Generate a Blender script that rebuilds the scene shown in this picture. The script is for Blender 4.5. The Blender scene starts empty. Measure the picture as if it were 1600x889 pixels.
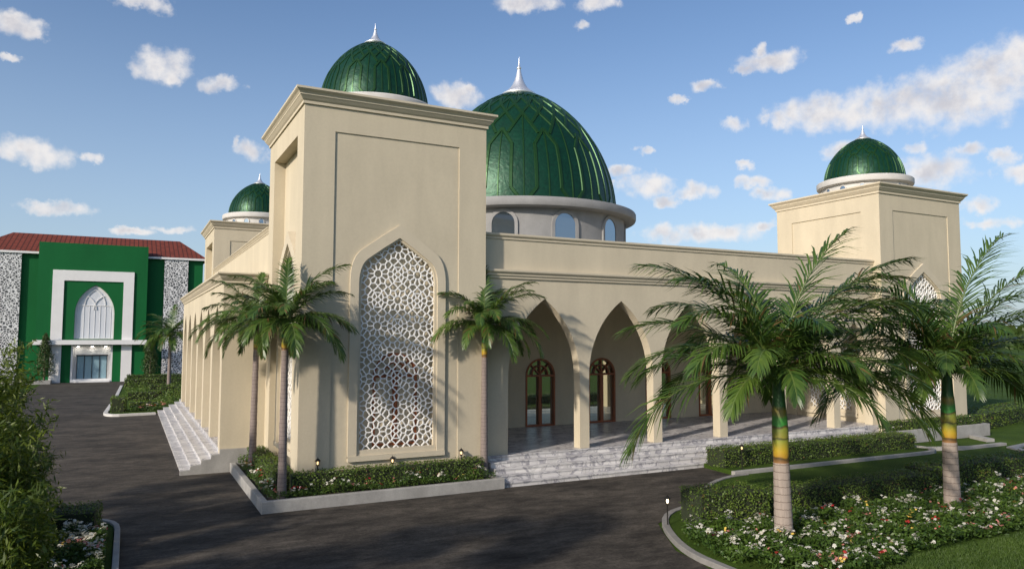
import bpy, bmesh, math, random
import numpy as np
from mathutils import Vector, Matrix
from mathutils.geometry import tessellate_polygon

sc = bpy.context.scene
R = math.radians
PI = math.pi

# ------------------------------------------------------------------ camera, light, exposure
cam_d = bpy.data.cameras.new('camera'); cam = bpy.data.objects.new('camera', cam_d)
sc.collection.objects.link(cam); sc.camera = cam
cam_d.sensor_width = 36; cam_d.lens = 26.07; cam_d.clip_end = 6000; cam_d.clip_start = 0.05
YAW, PITCH, ROLL = 0.476059, 0.0694718, 0.00173993
fw = Vector((math.sin(YAW)*math.cos(PITCH), math.cos(YAW)*math.cos(PITCH), math.sin(PITCH)))
rt = Vector((math.cos(YAW), -math.sin(YAW), 0)); up = rt.cross(fw)
c_, s_ = math.cos(ROLL), math.sin(ROLL)
r2 = rt*c_+up*s_; u2 = up*c_-rt*s_
M = Matrix((r2, u2, -fw)).transposed().to_4x4(); M.translation = (0, 0, 4.5)
cam.matrix_world = M

SUN_EL, SUN_X, SUN_Y = R(25), -0.92, -0.43
h_ = math.hypot(SUN_X, SUN_Y); SUN_X /= h_; SUN_Y /= h_
sund = Vector((SUN_X*math.cos(SUN_EL), SUN_Y*math.cos(SUN_EL), math.sin(SUN_EL)))
sl = bpy.data.lights.new('sun', 'SUN'); sl.energy = 4.5; sl.angle = R(1.8); sl.color = (1, .895, .765)
so = bpy.data.objects.new('sun', sl); sc.collection.objects.link(so)
so.rotation_euler = sund.to_track_quat('Z', 'Y').to_euler(); so.location = (-30, -10, 40)
sc.view_settings.view_transform = 'Standard'; sc.view_settings.look = 'None'
sc.view_settings.exposure = 0.0; sc.view_settings.gamma = 1; sc.view_settings.use_curve_mapping = False
sc.cycles.max_bounces = 7; sc.cycles.transparent_max_bounces = 8

CLOUDS = [(1.5,18.6,1.75,1.0),(1.9,17.9,1.04,.42),(5.4,17.8,1.14,.52),(-7.1,19.5,1.34,.61),(-6.4,19.3,.71,.38),(-7.5,17.5,.62,.23),(.2,22.2,1.64,.48),(-6.1,11.7,1.86,.73),(-3,11.9,.56,.33),(-4.5,8.4,1.77,.38),(7.7,13.3,1.08,.59),(6.6,13.8,.35,.4),(23,18.1,1.81,.79),(24,18.7,.71,.32),(28.5,24.7,2.29,.6),(33.8,24.6,1.5,.51),(32.7,23.1,.8,.35),(46.9,19.7,1.78,.65),(46.3,20.6,.63,.39),(45.6,19.3,1.09,.35),(42.3,18.4,.94,.36),(40.2,17.5,.38,.32),(44.1,15.5,.83,.41),(55.8,19.4,1.05,.36),(52.5,21.6,.41,.28),(37.8,11.4,1.83,.86),(35.7,12.4,1.08,.38),(41.2,10.8,1.12,.57),(39.3,10.3,.86,.48),(45.6,11.3,1.12,.42),(44.7,12.5,.55,.32),(46.6,10.5,.97,.46),(41.9,7.7,3.57,.57),(46.2,8,.89,.28),(38.6,7.8,1.43,.58),(61.6,10.4,1.01,.6),(57.3,11.2,2.13,1.09),(56,12.7,.77,.42),(59.5,12.2,.89,.49),(61.1,11.5,.69,.48),(59.7,8.6,.98,.5),(51,15.7,3.49,.95),(55.1,15.7,3.8,1.17),(58.9,15.7,3.85,1.53),(61.1,16.7,2.7,1.63),(62.2,17.6,1.67,.95),(47.3,15.5,.66,.53),(51.8,13,1.44,.61),(-.1,7.2,1.19,.26),(2.5,7.5,1.24,.22),(37.7,13.8,.58,.28),(34.7,11.5,.74,.34),(57.9,9.2,.73,.3),(60.4,7.5,1.38,.25)]
w = bpy.data.worlds.new('World'); sc.world = w; w.use_nodes = True
nt = w.node_tree; nt.nodes.clear()
def N(t, **k):
    n = nt.nodes.new(t)
    for a, b in k.items(): setattr(n, a, b)
    return n
def L(a, b): nt.links.new(a, b)
def mth(op, a, b=None, c=None):
    n = N('ShaderNodeMath', operation=op)
    for i, v in enumerate((a, b, c)):
        if v is None: continue
        if isinstance(v, (int, float)): n.inputs[i].default_value = v
        else: L(v, n.inputs[i])
    return n.outputs[0]
sky = N('ShaderNodeTexSky', sky_type='NISHITA', sun_disc=False)
sky.sun_elevation = SUN_EL; sky.sun_rotation = math.atan2(SUN_X, SUN_Y); sky.altitude = 0
sky.air_density = 1.0; sky.dust_density = 1.8; sky.ozone_density = 2.2
tc = N('ShaderNodeTexCoord')
sep = N('ShaderNodeSeparateXYZ'); L(tc.outputs['Generated'], sep.inputs[0])
az = mth('MULTIPLY', mth('ARCTAN2', sep.outputs[0], sep.outputs[1]), 180/PI)
el = mth('MULTIPLY', mth('ARCSINE', sep.outputs[2]), 180/PI)
nz = N('ShaderNodeTexNoise'); nz.inputs['Scale'].default_value = 26; nz.inputs['Detail'].default_value = 5; nz.inputs['Roughness'].default_value = .62
L(tc.outputs['Generated'], nz.inputs['Vector'])
nz2 = N('ShaderNodeTexNoise'); nz2.inputs['Scale'].default_value = 55; nz2.inputs['Detail'].default_value = 5; nz2.inputs['Roughness'].default_value = .52
L(tc.outputs['Generated'], nz2.inputs['Vector'])
sn = N('ShaderNodeSeparateColor'); L(nz.outputs['Color'], sn.inputs[0])
azw = mth('ADD', az, mth('MULTIPLY', mth('SUBTRACT', sn.outputs[0], .5), 3.4))
elw = mth('ADD', el, mth('MULTIPLY', mth('SUBTRACT', sn.outputs[1], .5), 1.9))
best = None
for (a, e, ra, re) in CLOUDS:
    ra *= 1.22; re *= 1.25
    if ra > 3.2: ra *= 1.05; re *= 1.15
    dx = mth('MULTIPLY_ADD', azw, 1/ra, -a/ra); dy = mth('MULTIPLY_ADD', elw, 1/re, -e/re)
    q = mth('ADD', mth('MULTIPLY', dx, dx), mth('MULTIPLY', dy, dy))
    best = q if best is None else mth('SMOOTH_MIN', best, q, .35)
dens = mth('SUBTRACT', mth('SUBTRACT', 1.12, best), mth('MULTIPLY', mth('SUBTRACT', nz2.outputs['Fac'], .44), 2.3))
mr = N('ShaderNodeMapRange', interpolation_type='SMOOTHSTEP')
L(dens, mr.inputs['Value']); mr.inputs['From Min'].default_value = -.35; mr.inputs['From Max'].default_value = 1.25; mr.inputs['To Max'].default_value = .93
# cloud tone: thick middle a little greyer than the lit fringes
mr2 = N('ShaderNodeMapRange', interpolation_type='SMOOTHSTEP'); L(mth('ADD', mth('SUBTRACT', 1.1, best), mth('MULTIPLY', mth('SUBTRACT', nz.outputs['Fac'], .5), 3.0)), mr2.inputs['Value'])
mr2.inputs['From Min'].default_value = .5; mr2.inputs['From Max'].default_value = 1.7
cmix = N('ShaderNodeMix', data_type='RGBA'); L(mr2.outputs[0], cmix.inputs['Factor'])
cmix.inputs['A'].default_value = (6.5, 6.25, 6.1, 1); cmix.inputs['B'].default_value = (4.5, 4.4, 4.65, 1)
# thin high veil low over the horizon
veil = N('ShaderNodeMapRange', interpolation_type='SMOOTHSTEP'); L(el, veil.inputs['Value'])
veil.inputs['From Min'].default_value = -2; veil.inputs['From Max'].default_value = 26; veil.inputs['To Min'].default_value = .45; veil.inputs['To Max'].default_value = 0
vmix = N('ShaderNodeMix', data_type='RGBA'); L(veil.outputs[0], vmix.inputs['Factor'])
tint = N('ShaderNodeMix', data_type='RGBA', blend_type='MULTIPLY'); tint.inputs['Factor'].default_value = 1
L(sky.outputs[0], tint.inputs['A']); tint.inputs['B'].default_value = (.93, 1.0, 1.10, 1)
L(tint.outputs['Result'], vmix.inputs['A']); vmix.inputs['B'].default_value = (4.3, 5.2, 6.2, 1)
fin = N('ShaderNodeMix', data_type='RGBA'); L(mr.outputs[0], fin.inputs['Factor']); L(vmix.outputs['Result'], fin.inputs['A']); L(cmix.outputs['Result'], fin.inputs['B'])
bg = N('ShaderNodeBackground'); bg.inputs['Strength'].default_value = .14; L(fin.outputs['Result'], bg.inputs['Color'])
wo = N('ShaderNodeOutputWorld'); L(bg.outputs[0], wo.inputs['Surface'])

# ------------------------------------------------------------------ materials
def mat(name, col, rough=.8, metal=0, noise=None, bump=None, transl=0, spec=.5, emit=None, build=None):
    m = bpy.data.materials.new(name); m.use_nodes = True
    t = m.node_tree; b = t.nodes['Principled BSDF']
    b.inputs['Base Color'].default_value = (*col, 1); b.inputs['Roughness'].default_value = rough
    b.inputs['Metallic'].default_value = metal; b.inputs['Specular IOR Level'].default_value = spec
    if emit:
        b.inputs['Emission Color'].default_value = (*emit[:3], 1); b.inputs['Emission Strength'].default_value = emit[3]
    co = t.nodes.new('ShaderNodeTexCoord')
    if noise:      # list of (scale, low multiplier, high multiplier, stretch)
        prev = None
        for (s, lo, hi, st) in noise:
            mp = t.nodes.new('ShaderNodeMapping'); mp.inputs['Scale'].default_value = st
            t.links.new(co.outputs['Object'], mp.inputs[0])
            n = t.nodes.new('ShaderNodeTexNoise'); n.inputs['Scale'].default_value = s; n.inputs['Detail'].default_value = 6; n.inputs['Roughness'].default_value = .62
            t.links.new(mp.outputs[0], n.inputs['Vector'])
            r = t.nodes.new('ShaderNodeMapRange'); r.inputs['From Min'].default_value = .3; r.inputs['From Max'].default_value = .7
            r.inputs['To Min'].default_value = lo; r.inputs['To Max'].default_value = hi
            t.links.new(n.outputs['Fac'], r.inputs['Value'])
            x = t.nodes.new('ShaderNodeMix'); x.data_type = 'RGBA'; x.blend_type = 'MULTIPLY'; x.inputs['Factor'].default_value = 1
            if prev is None: x.inputs['A'].default_value = (*col, 1)
            else: t.links.new(prev, x.inputs['A'])
            t.links.new(r.outputs[0], x.inputs['B']); prev = x.outputs['Result']
        t.links.new(prev, b.inputs['Base Color'])
    if bump:
        n = t.nodes.new('ShaderNodeTexNoise'); n.inputs['Scale'].default_value = bump[0]; n.inputs['Detail'].default_value = 5
        t.links.new(co.outputs['Object'], n.inputs['Vector'])
        bp = t.nodes.new('ShaderNodeBump'); bp.inputs['Strength'].default_value = bump[1]; bp.inputs['Distance'].default_value = bump[2]
        t.links.new(n.outputs['Fac'], bp.inputs['Height']); t.links.new(bp.outputs[0], b.inputs['Normal'])
    if transl:
        o = t.nodes['Material Output']; tr = t.nodes.new('ShaderNodeBsdfTranslucent')
        a = t.nodes.new('ShaderNodeMixShader'); a.inputs[0].default_value = transl
        src = b.inputs['Base Color'].links[0].from_socket if b.inputs['Base Color'].links else None
        if src: t.links.new(src, tr.inputs[0])
        else: tr.inputs[0].default_value = (min(1, col[0]*1.6), min(1, col[1]*1.5), col[2], 1)
        t.links.new(b.outputs[0], a.inputs[1]); t.links.new(tr.outputs[0], a.inputs[2]); t.links.new(a.outputs[0], o.inputs['Surface'])
    if build: build(t, b, co)
    return m
I3 = (1, 1, 1)
def leafmat(name, c1, c2, tr=.3, rough=.5, scale=1.6, brown=0):
    def bd(t, b, co):
        g = t.nodes.new('ShaderNodeNewGeometry')
        n = t.nodes.new('ShaderNodeTexNoise'); n.inputs['Scale'].default_value = scale; n.inputs['Detail'].default_value = 3
        t.links.new(co.outputs['Object'], n.inputs['Vector'])
        ad = t.nodes.new('ShaderNodeMath'); ad.operation = 'MULTIPLY_ADD'; ad.inputs[1].default_value = .55
        t.links.new(g.outputs['Random Per Island'], ad.inputs[0])
        sb = t.nodes.new('ShaderNodeMath'); sb.operation = 'MULTIPLY_ADD'; sb.inputs[1].default_value = 1.6; sb.inputs[2].default_value = -.55
        t.links.new(n.outputs['Fac'], sb.inputs[0]); t.links.new(sb.outputs[0], ad.inputs[2])
        x = t.nodes.new('ShaderNodeMix'); x.data_type = 'RGBA'; x.inputs['A'].default_value = (*c1, 1); x.inputs['B'].default_value = (*c2, 1)
        t.links.new(ad.outputs[0], x.inputs['Factor'])
        if brown:
            gt = t.nodes.new('ShaderNodeMath'); gt.operation = 'GREATER_THAN'; gt.inputs[1].default_value = 1-brown; t.links.new(g.outputs['Random Per Island'], gt.inputs[0])
            y = t.nodes.new('ShaderNodeMix'); y.data_type = 'RGBA'; y.inputs['B'].default_value = (.16, .10, .035, 1); t.links.new(gt.outputs[0], y.inputs['Factor']); t.links.new(x.outputs['Result'], y.inputs['A']); x = y
        t.links.new(x.outputs['Result'], b.inputs['Base Color'])
        o = t.nodes['Material Output']; q = t.nodes.new('ShaderNodeBsdfTranslucent'); a = t.nodes.new('ShaderNodeMixShader'); a.inputs[0].default_value = tr
        t.links.new(x.outputs['Result'], q.inputs[0]); t.links.new(b.outputs[0], a.inputs[1]); t.links.new(q.outputs[0], a.inputs[2]); t.links.new(a.outputs[0], o.inputs['Surface'])
    return mat(name, c1, rough, build=bd)

stucco = mat('stucco', (.54, .475, .355), .92, noise=[(1.1, .90, 1.05, (1, 1, .22)), (.45, .95, 1.04, I3), (14, .965, 1.03, I3)], bump=(60, .25, .01), spec=.15)
trim = mat('trim', (.54, .475, .36), .85, noise=[(2, .95, 1.04, I3)], bump=(60, .15, .01), spec=.2)
concrete = mat('concrete', (.33, .32, .30), .85, noise=[(2.5, .82, 1.12, (1, 1, .6)), (24, .93, 1.06, I3)], bump=(40, .3, .01), spec=.2)
greyst = mat('grey_stone', (.26, .258, .255), .75, noise=[(1.4, .88, 1.08, I3), (14, .95, 1.05, I3)], bump=(30, .2, .01), spec=.3)
whitest = mat('white_stone', (.54, .525, .50), .6, noise=[(3, .93, 1.05, I3)], spec=.3)
silver = mat('silver', (.82, .82, .84), .42, .75, noise=[(6, .9, 1.05, I3)])
wood = mat('wood', (.27, .075, .022), .45, noise=[(3, .7, 1.3, (6, 6, .6))])
whitepaint = mat('white_paint', (.74, .73, .72), .55, noise=[(1, .95, 1.03, I3)])
lattice_m = mat('lattice_white', (.82, .81, .79), .5)
darkmetal = mat('dark_metal', (.03, .028, .025), .45, .6)
soil = mat('soil', (.045, .035, .022), .95, noise=[(8, .7, 1.3, I3)])
def asph(t, b, co):
    n = t.nodes.new('ShaderNodeTexNoise'); n.inputs['Scale'].default_value = .55; n.inputs['Detail'].default_value = 9; n.inputs['Roughness'].default_value = .68
    mp = t.nodes.new('ShaderNodeMapping'); mp.inputs['Scale'].default_value = (.7, 1.5, 1); mp.inputs['Rotation'].default_value = (0, 0, .3)
    t.links.new(co.outputs['Object'], mp.inputs[0]); t.links.new(mp.outputs[0], n.inputs['Vector'])
    cr = t.nodes.new('ShaderNodeValToRGB'); cr.color_ramp.elements[0].position = .32; cr.color_ramp.elements[0].color = (.019, .017, .015, 1)
    cr.color_ramp.elements[1].position = .72; cr.color_ramp.elements[1].color = (.092, .079, .064, 1)
    t.links.new(n.outputs['Fac'], cr.inputs[0])
    g = t.nodes.new('ShaderNodeTexNoise'); g.inputs['Scale'].default_value = 14; g.inputs['Detail'].default_value = 8; g.inputs['Roughness'].default_value = .85
    t.links.new(co.outputs['Object'], g.inputs['Vector'])
    x = t.nodes.new('ShaderNodeMix'); x.data_type = 'RGBA'; x.blend_type = 'MULTIPLY'; x.inputs['Factor'].default_value = 1
    r = t.nodes.new('ShaderNodeMapRange'); r.inputs['From Min'].default_value = .35; r.inputs['From Max'].default_value = .65; r.inputs['To Min'].default_value = .55; r.inputs['To Max'].default_value = 1.5
    t.links.new(g.outputs['Fac'], r.inputs['Value']); t.links.new(cr.outputs[0], x.inputs['A']); t.links.new(r.outputs[0], x.inputs['B']); h = t.nodes.new('ShaderNodeTexNoise'); h.inputs['Scale'].default_value = 2.6; h.inputs['Detail'].default_value = 7; h.inputs['Roughness'].default_value = .7; h.inputs['Distortion'].default_value = .6
    t.links.new(mp.outputs[0], h.inputs['Vector']); r3 = t.nodes.new('ShaderNodeMapRange'); r3.inputs['From Min'].default_value = .35; r3.inputs['From Max'].default_value = .65; r3.inputs['To Min'].default_value = .62; r3.inputs['To Max'].default_value = 1.45
    t.links.new(h.outputs['Fac'], r3.inputs['Value']); x3 = t.nodes.new('ShaderNodeMix'); x3.data_type = 'RGBA'; x3.blend_type = 'MULTIPLY'; x3.inputs['Factor'].default_value = 1
    t.links.new(x.outputs['Result'], x3.inputs['A']); t.links.new(r3.outputs[0], x3.inputs['B']); t.links.new(x3.outputs['Result'], b.inputs['Base Color'])
    bp = t.nodes.new('ShaderNodeBump'); bp.inputs['Strength'].default_value = .6; bp.inputs['Distance'].default_value = .012
    t.links.new(g.outputs['Fac'], bp.inputs['Height']); t.links.new(bp.outputs[0], b.inputs['Normal'])
asphalt = mat('asphalt', (.05, .05, .05), .88, spec=.2, build=asph)
def grassb(t, b, co):
    n = t.nodes.new('ShaderNodeTexNoise'); n.inputs['Scale'].default_value = .35; n.inputs['Detail'].default_value = 8; n.inputs['Roughness'].default_value = .7
    t.links.new(co.outputs['Object'], n.inputs['Vector'])
    cr = t.nodes.new('ShaderNodeValToRGB'); cr.color_ramp.elements[0].position = .3; cr.color_ramp.elements[0].color = (.028, .058, .008, 1)
    cr.color_ramp.elements[1].position = .7; cr.color_ramp.elements[1].color = (.075, .125, .018, 1)
    t.links.new(n.outputs['Fac'], cr.inputs[0])
    g = t.nodes.new('ShaderNodeTexNoise'); g.inputs['Scale'].default_value = 30; g.inputs['Detail'].default_value = 5; g.inputs['Roughness'].default_value = .8
    t.links.new(co.outputs['Object'], g.inputs['Vector'])
    x = t.nodes.new('ShaderNodeMix'); x.data_type = 'RGBA'; x.blend_type = 'MULTIPLY'; x.inputs['Factor'].default_value = 1
    r = t.nodes.new('ShaderNodeMapRange'); r.inputs['From Min'].default_value = .3; r.inputs['From Max'].default_value = .7; r.inputs['To Min'].default_value = .45; r.inputs['To Max'].default_value = 1.5
    t.links.new(g.outputs['Fac'], r.inputs['Value']); t.links.new(cr.outputs[0], x.inputs['A']); t.links.new(r.outputs[0], x.inputs['B']); t.links.new(x.outputs['Result'], b.inputs['Base Color'])
    bp = t.nodes.new('ShaderNodeBump'); bp.inputs['Strength'].default_value = .9; bp.inputs['Distance'].default_value = .05
    t.links.new(g.outputs['Fac'], bp.inputs['Height']); t.links.new(bp.outputs[0], b.inputs['Normal'])
lawn_m = mat('lawn', (.05, .09, .02), .9, spec=.1, build=grassb)
def marbleb(dark, vein, bw, bh):
    def f(t, b, co):
        mp = t.nodes.new('ShaderNodeMapping'); mp.inputs['Rotation'].default_value = (.5, .3, .6); mp.inputs['Scale'].default_value = (1, 1.6, 1)
        t.links.new(co.outputs['Object'], mp.inputs[0])
        n = t.nodes.new('ShaderNodeTexNoise'); n.inputs['Scale'].default_value = 1.5; n.inputs['Detail'].default_value = 7; n.inputs['Roughness'].default_value = .55; n.inputs['Distortion'].default_value = .7
        t.links.new(mp.outputs[0], n.inputs['Vector'])
        cr = t.nodes.new('ShaderNodeValToRGB'); e = cr.color_ramp.elements
        e[0].position = .36; e[0].color = (*dark, 1); e[1].position = .64; e[1].color = (*[c*1.05 for c in dark], 1)
        for p, c in ((.44, dark), (.485, vein), (.5, [v*.8 for v in vein]), (.53, dark), (.57, [c*.8 for c in dark])):
            q = e.new(p); q.color = (*c, 1)
        t.links.new(n.outputs['Fac'], cr.inputs[0])
        br = t.nodes.new('ShaderNodeTexBrick'); br.inputs['Color1'].default_value = (1, 1, 1, 1); br.inputs['Color2'].default_value = (.82, .82, .84, 1); br.inputs['Mortar'].default_value = (.5, .5, .5, 1)
        br.inputs['Brick Width'].default_value = bw; br.inputs['Row Height'].default_value = bh; br.inputs['Scale'].default_value = 1; br.inputs['Mortar Size'].default_value = .006
        sx = t.nodes.new('ShaderNodeSeparateXYZ'); t.links.new(co.outputs['Object'], sx.inputs[0])
        cx = t.nodes.new('ShaderNodeCombineXYZ'); t.links.new(sx.outputs[0], cx.inputs[0]); 
        ay = t.nodes.new('ShaderNodeMath'); ay.operation = 'ADD'; t.links.new(sx.outputs[1], ay.inputs[0]); t.links.new(sx.outputs[2], ay.inputs[1])
        t.links.new(ay.outputs[0], cx.inputs[1]); t.links.new(cx.outputs[0], br.inputs['Vector'])
        x = t.nodes.new('ShaderNodeMix'); x.data_type = 'RGBA'; x.blend_type = 'MULTIPLY'; x.inputs['Factor'].default_value = 1
        t.links.new(cr.outputs[0], x.inputs['A']); t.links.new(br.outputs['Color'], x.inputs['B']); t.links.new(x.outputs['Result'], b.inputs['Base Color'])
    return f
marble = mat('marble', (.6, .6, .6), .35, build=marbleb((.66, .64, .62), (.36, .35, .37), .95, .30))
marble_floor = mat('marble_floor', (.5, .5, .5), .38, build=marbleb((.60, .58, .57), (.27, .26, .28), .8, .8))
def domeb(t, b, co):
    n = t.nodes.new('ShaderNodeTexVoronoi'); n.inputs['Scale'].default_value = 5.5; n.feature = 'SMOOTH_F1'
    n2 = t.nodes.new('ShaderNodeTexNoise'); n2.inputs['Scale'].default_value = 4; n2.inputs['Detail'].default_value = 4; n2.inputs['Distortion'].default_value = 1.5
    t.links.new(co.outputs['Object'], n.inputs['Vector']); t.links.new(co.outputs['Object'], n2.inputs['Vector'])
    ad = t.nodes.new('ShaderNodeMath'); ad.operation = 'ADD'; t.links.new(n.outputs['Distance'], ad.inputs[0]); t.links.new(n2.outputs['Fac'], ad.inputs[1])
    bp = t.nodes.new('ShaderNodeBump'); bp.inputs['Strength'].default_value = .35; bp.inputs['Distance'].default_value = .03
    t.links.new(ad.outputs[0], bp.inputs['Height']); t.links.new(bp.outputs[0], b.inputs['Normal'])
    r = t.nodes.new('ShaderNodeMapRange'); r.inputs['From Min'].default_value = .3; r.inputs['From Max'].default_value = .7; r.inputs['To Min'].default_value = .75; r.inputs['To Max'].default_value = 1.25
    t.links.new(n2.outputs['Fac'], r.inputs['Value'])
    x = t.nodes.new('ShaderNodeMix'); x.data_type = 'RGBA'; x.blend_type = 'MULTIPLY'; x.inputs['Factor'].default_value = 1; x.inputs['A'].default_value = (.003, .042, .019, 1)
    t.links.new(r.outputs[0], x.inputs['B']); t.links.new(x.outputs['Result'], b.inputs['Base Color'])
domegreen = mat('dome_green', (.004, .052, .024), .42, .4, build=domeb)
strapgreen = mat('strap_green', (.014, .058, .013), .36, .5)
glass = mat('window_glass', (.30, .36, .42), .04, .9)
doorglass = mat('door_glass', (.60, .62, .52), .03, .9)
gbgreen = mat('green_cladding', (.005, .108, .028), .6, noise=[(.35, .85, 1.1, (1, 1, .3)), (7, .95, 1.05, (20, 1, .1))], spec=.2)
def tileb(t, b, co):
    sx = t.nodes.new('ShaderNodeSeparateXYZ'); t.links.new(co.outputs['Object'], sx.inputs[0])
    ay = t.nodes.new('ShaderNodeMath'); ay.operation = 'ADD'; t.links.new(sx.outputs[1], ay.inputs[0]); t.links.new(sx.outputs[2], ay.inputs[1])
    cx = t.nodes.new('ShaderNodeCombineXYZ'); t.links.new(sx.outputs[0], cx.inputs[0]); t.links.new(ay.outputs[0], cx.inputs[1])
    br = t.nodes.new('ShaderNodeTexBrick'); br.inputs['Color1'].default_value = (.23, .052, .03, 1); br.inputs['Color2'].default_value = (.16, .038, .022, 1); br.inputs['Mortar'].default_value = (.07, .02, .012, 1)
    br.inputs['Brick Width'].default_value = .42; br.inputs['Row Height'].default_value = .5; br.inputs['Scale'].default_value = 1; br.inputs['Mortar Size'].default_value = .05; br.offset = 0
    t.links.new(cx.outputs[0], br.inputs['Vector']); t.links.new(br.outputs['Color'], b.inputs['Base Color'])
roof_m = mat('roof_tile', (.25, .05, .02), .75, build=tileb, spec=.2)
def screenb(t, b, co):
    v = t.nodes.new('ShaderNodeTexVoronoi'); v.feature = 'DISTANCE_TO_EDGE'; v.inputs['Scale'].default_value = 4.6
    t.links.new(co.outputs['Object'], v.inputs['Vector'])
    cr = t.nodes.new('ShaderNodeValToRGB'); cr.color_ramp.interpolation = 'CONSTANT'; cr.color_ramp.elements[0].color = (.68, .68, .68, 1); cr.color_ramp.elements[1].color = (.07, .075, .08, 1); cr.color_ramp.elements[1].position = .105
    t.links.new(v.outputs['Distance'], cr.inputs[0]); t.links.new(cr.outputs[0], b.inputs['Base Color'])
screen_m = mat('perforated_screen', (.5, .5, .5), .6, build=screenb)
def trunkb(base, ring, period):
    def f(t, b, co):
        sx = t.nodes.new('ShaderNodeSeparateXYZ'); t.links.new(co.outputs['Object'], sx.inputs[0])
        n = t.nodes.new('ShaderNodeTexNoise'); n.inputs['Scale'].default_value = 9; n.inputs['Detail'].default_value = 5
        mp = t.nodes.new('ShaderNodeMapping'); mp.inputs['Scale'].default_value = (3, 3, .5); t.links.new(co.outputs['Object'], mp.inputs[0]); t.links.new(mp.outputs[0], n.inputs['Vector'])
        m1 = t.nodes.new('ShaderNodeMath'); m1.operation = 'MULTIPLY_ADD'; m1.inputs[1].default_value = .05
        t.links.new(n.outputs['Fac'], m1.inputs[0]); t.links.new(sx.outputs[2], m1.inputs[2])
        m2 = t.nodes.new('ShaderNodeMath'); m2.operation = 'MODULO'; m2.inputs[1].default_value = period; t.links.new(m1.outputs[0], m2.inputs[0])
        m3 = t.nodes.new('ShaderNodeMath'); m3.operation = 'LESS_THAN'; m3.inputs[1].default_value = period*.1; t.links.new(m2.outputs[0], m3.inputs[0])
        r = t.nodes.new('ShaderNodeMapRange'); r.inputs['To Min'].default_value = .7; r.inputs['To Max'].default_value = 1.3; t.links.new(n.outputs['Fac'], r.inputs['Value'])
        x = t.nodes.new('ShaderNodeMix'); x.data_type = 'RGBA'; x.inputs['A'].default_value = (*base, 1); x.inputs['B'].default_value = (*ring, 1); t.links.new(m3.outputs[0], x.inputs['Factor'])
        y = t.nodes.new('ShaderNodeMix'); y.data_type = 'RGBA'; y.blend_type = 'MULTIPLY'; y.inputs['Factor'].default_value = 1
        t.links.new(x.outputs['Result'], y.inputs['A']); t.links.new(r.outputs[0], y.inputs['B']); t.links.new(y.outputs['Result'], b.inputs['Base Color'])
    return f
trunk_m = mat('palm_trunk', (.3, .24, .2), .85, build=trunkb((.30, .25, .215), (.15, .115, .095), .155), spec=.2)
trunk_s = mat('palm_trunk_slim', (.25, .2, .2), .85, build=trunkb((.22, .18, .165), (.12, .095, .085), .11), spec=.2)
def shaftb(t, b, co):
    sx = t.nodes.new('ShaderNodeSeparateXYZ'); t.links.new(co.outputs['Generated'], sx.inputs[0])
    n = t.nodes.new('ShaderNodeTexNoise'); n.inputs['Scale'].default_value = 3; t.links.new(co.outputs['Object'], n.inputs['Vector'])
    m1 = t.nodes.new('ShaderNodeMath'); m1.operation = 'MULTIPLY_ADD'; m1.inputs[1].default_value = .10; t.links.new(n.outputs['Fac'], m1.inputs[0])
    m0 = t.nodes.new('ShaderNodeMath'); m0.operation = 'ADD'; m0.inputs[1].default_value = -.05; t.links.new(sx.outputs[2], m0.inputs[0]); t.links.new(m0.outputs[0], m1.inputs[2])
    cr = t.nodes.new('ShaderNodeValToRGB'); e = cr.color_ramp.elements
    e[0].position = 0; e[0].color = (.28, .14, .05, 1); e[1].position = 1; e[1].color = (.03, .1, .02, 1)
    for p, c in ((.06, (.06, .04, .015)), (.08, (.36, .2, .02)), (.14, (.4, .27, .02)), (.24, (.22, .24, .03)), (.262, (.05, .05, .015)), (.28, (.22, .2, .03)), (.37, (.16, .2, .03)), (.395, (.06, .03, .01)), (.415, (.03, .2, .03)), (.5, (.05, .2, .03)), (.52, (.12, .14, .03)), (.57, (.2, .16, .03)), (.62, (.02, .09, .02))):
        q = e.new(p); q.color = (*c, 1)
    t.links.new(m1.outputs[0], cr.inputs[0]); t.links.new(cr.outputs[0], b.inputs['Base Color'])
shaft_m = mat('crown_shaft', (.1, .2, .03), .45, build=shaftb)
palm_leaf = leafmat('palm_leaf', (.022, .07, .016), (.12, .19, .03), .36, .38, .9, .045)
hedge_leaf = leafmat('hedge_leaf', (.042, .09, .013), (.15, .22, .026), .3, .5, 1.3, .03)
bed_leaf = leafmat('bed_leaf', (.028, .068, .011), (.09, .155, .02), .3, .5, 2)
shrub_leaf = leafmat('shrub_leaf', (.03, .07, .010), (.19, .24, .025), .42, .45, .8)
tree_leaf = leafmat('tree_leaf', (.03, .055, .012), (.07, .11, .02), .3, .55, .5)
grass_leaf = leafmat('grass_blades', (.03, .07, .01), (.09, .15, .02), .3, .6, .7)
bark = mat('bark', (.10, .075, .05), .9, noise=[(5, .6, 1.3, (3, 3, .6))])
fl_white = mat('petal_white', (.66, .64, .56), .6, transl=.2)
fl_red = mat('petal_red', (.42, .03, .03), .6, transl=.2)
fl_pink = mat('petal_pink', (.62, .24, .2), .6, transl=.2)
fl_yel = mat('petal_yellow', (.7, .5, .1), .6)
lampglow = mat('lamp_glow', (.9, .7, .4), .5, emit=(1, .68, .32, 1.6))
lampbright = mat('lamp_bright', (.9, .8, .6), .5, emit=(1, .80, .5, 8))
porchglow = mat('porch_light', (.9, .9, .9), .5, emit=(1, .93, .82, 30))

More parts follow.
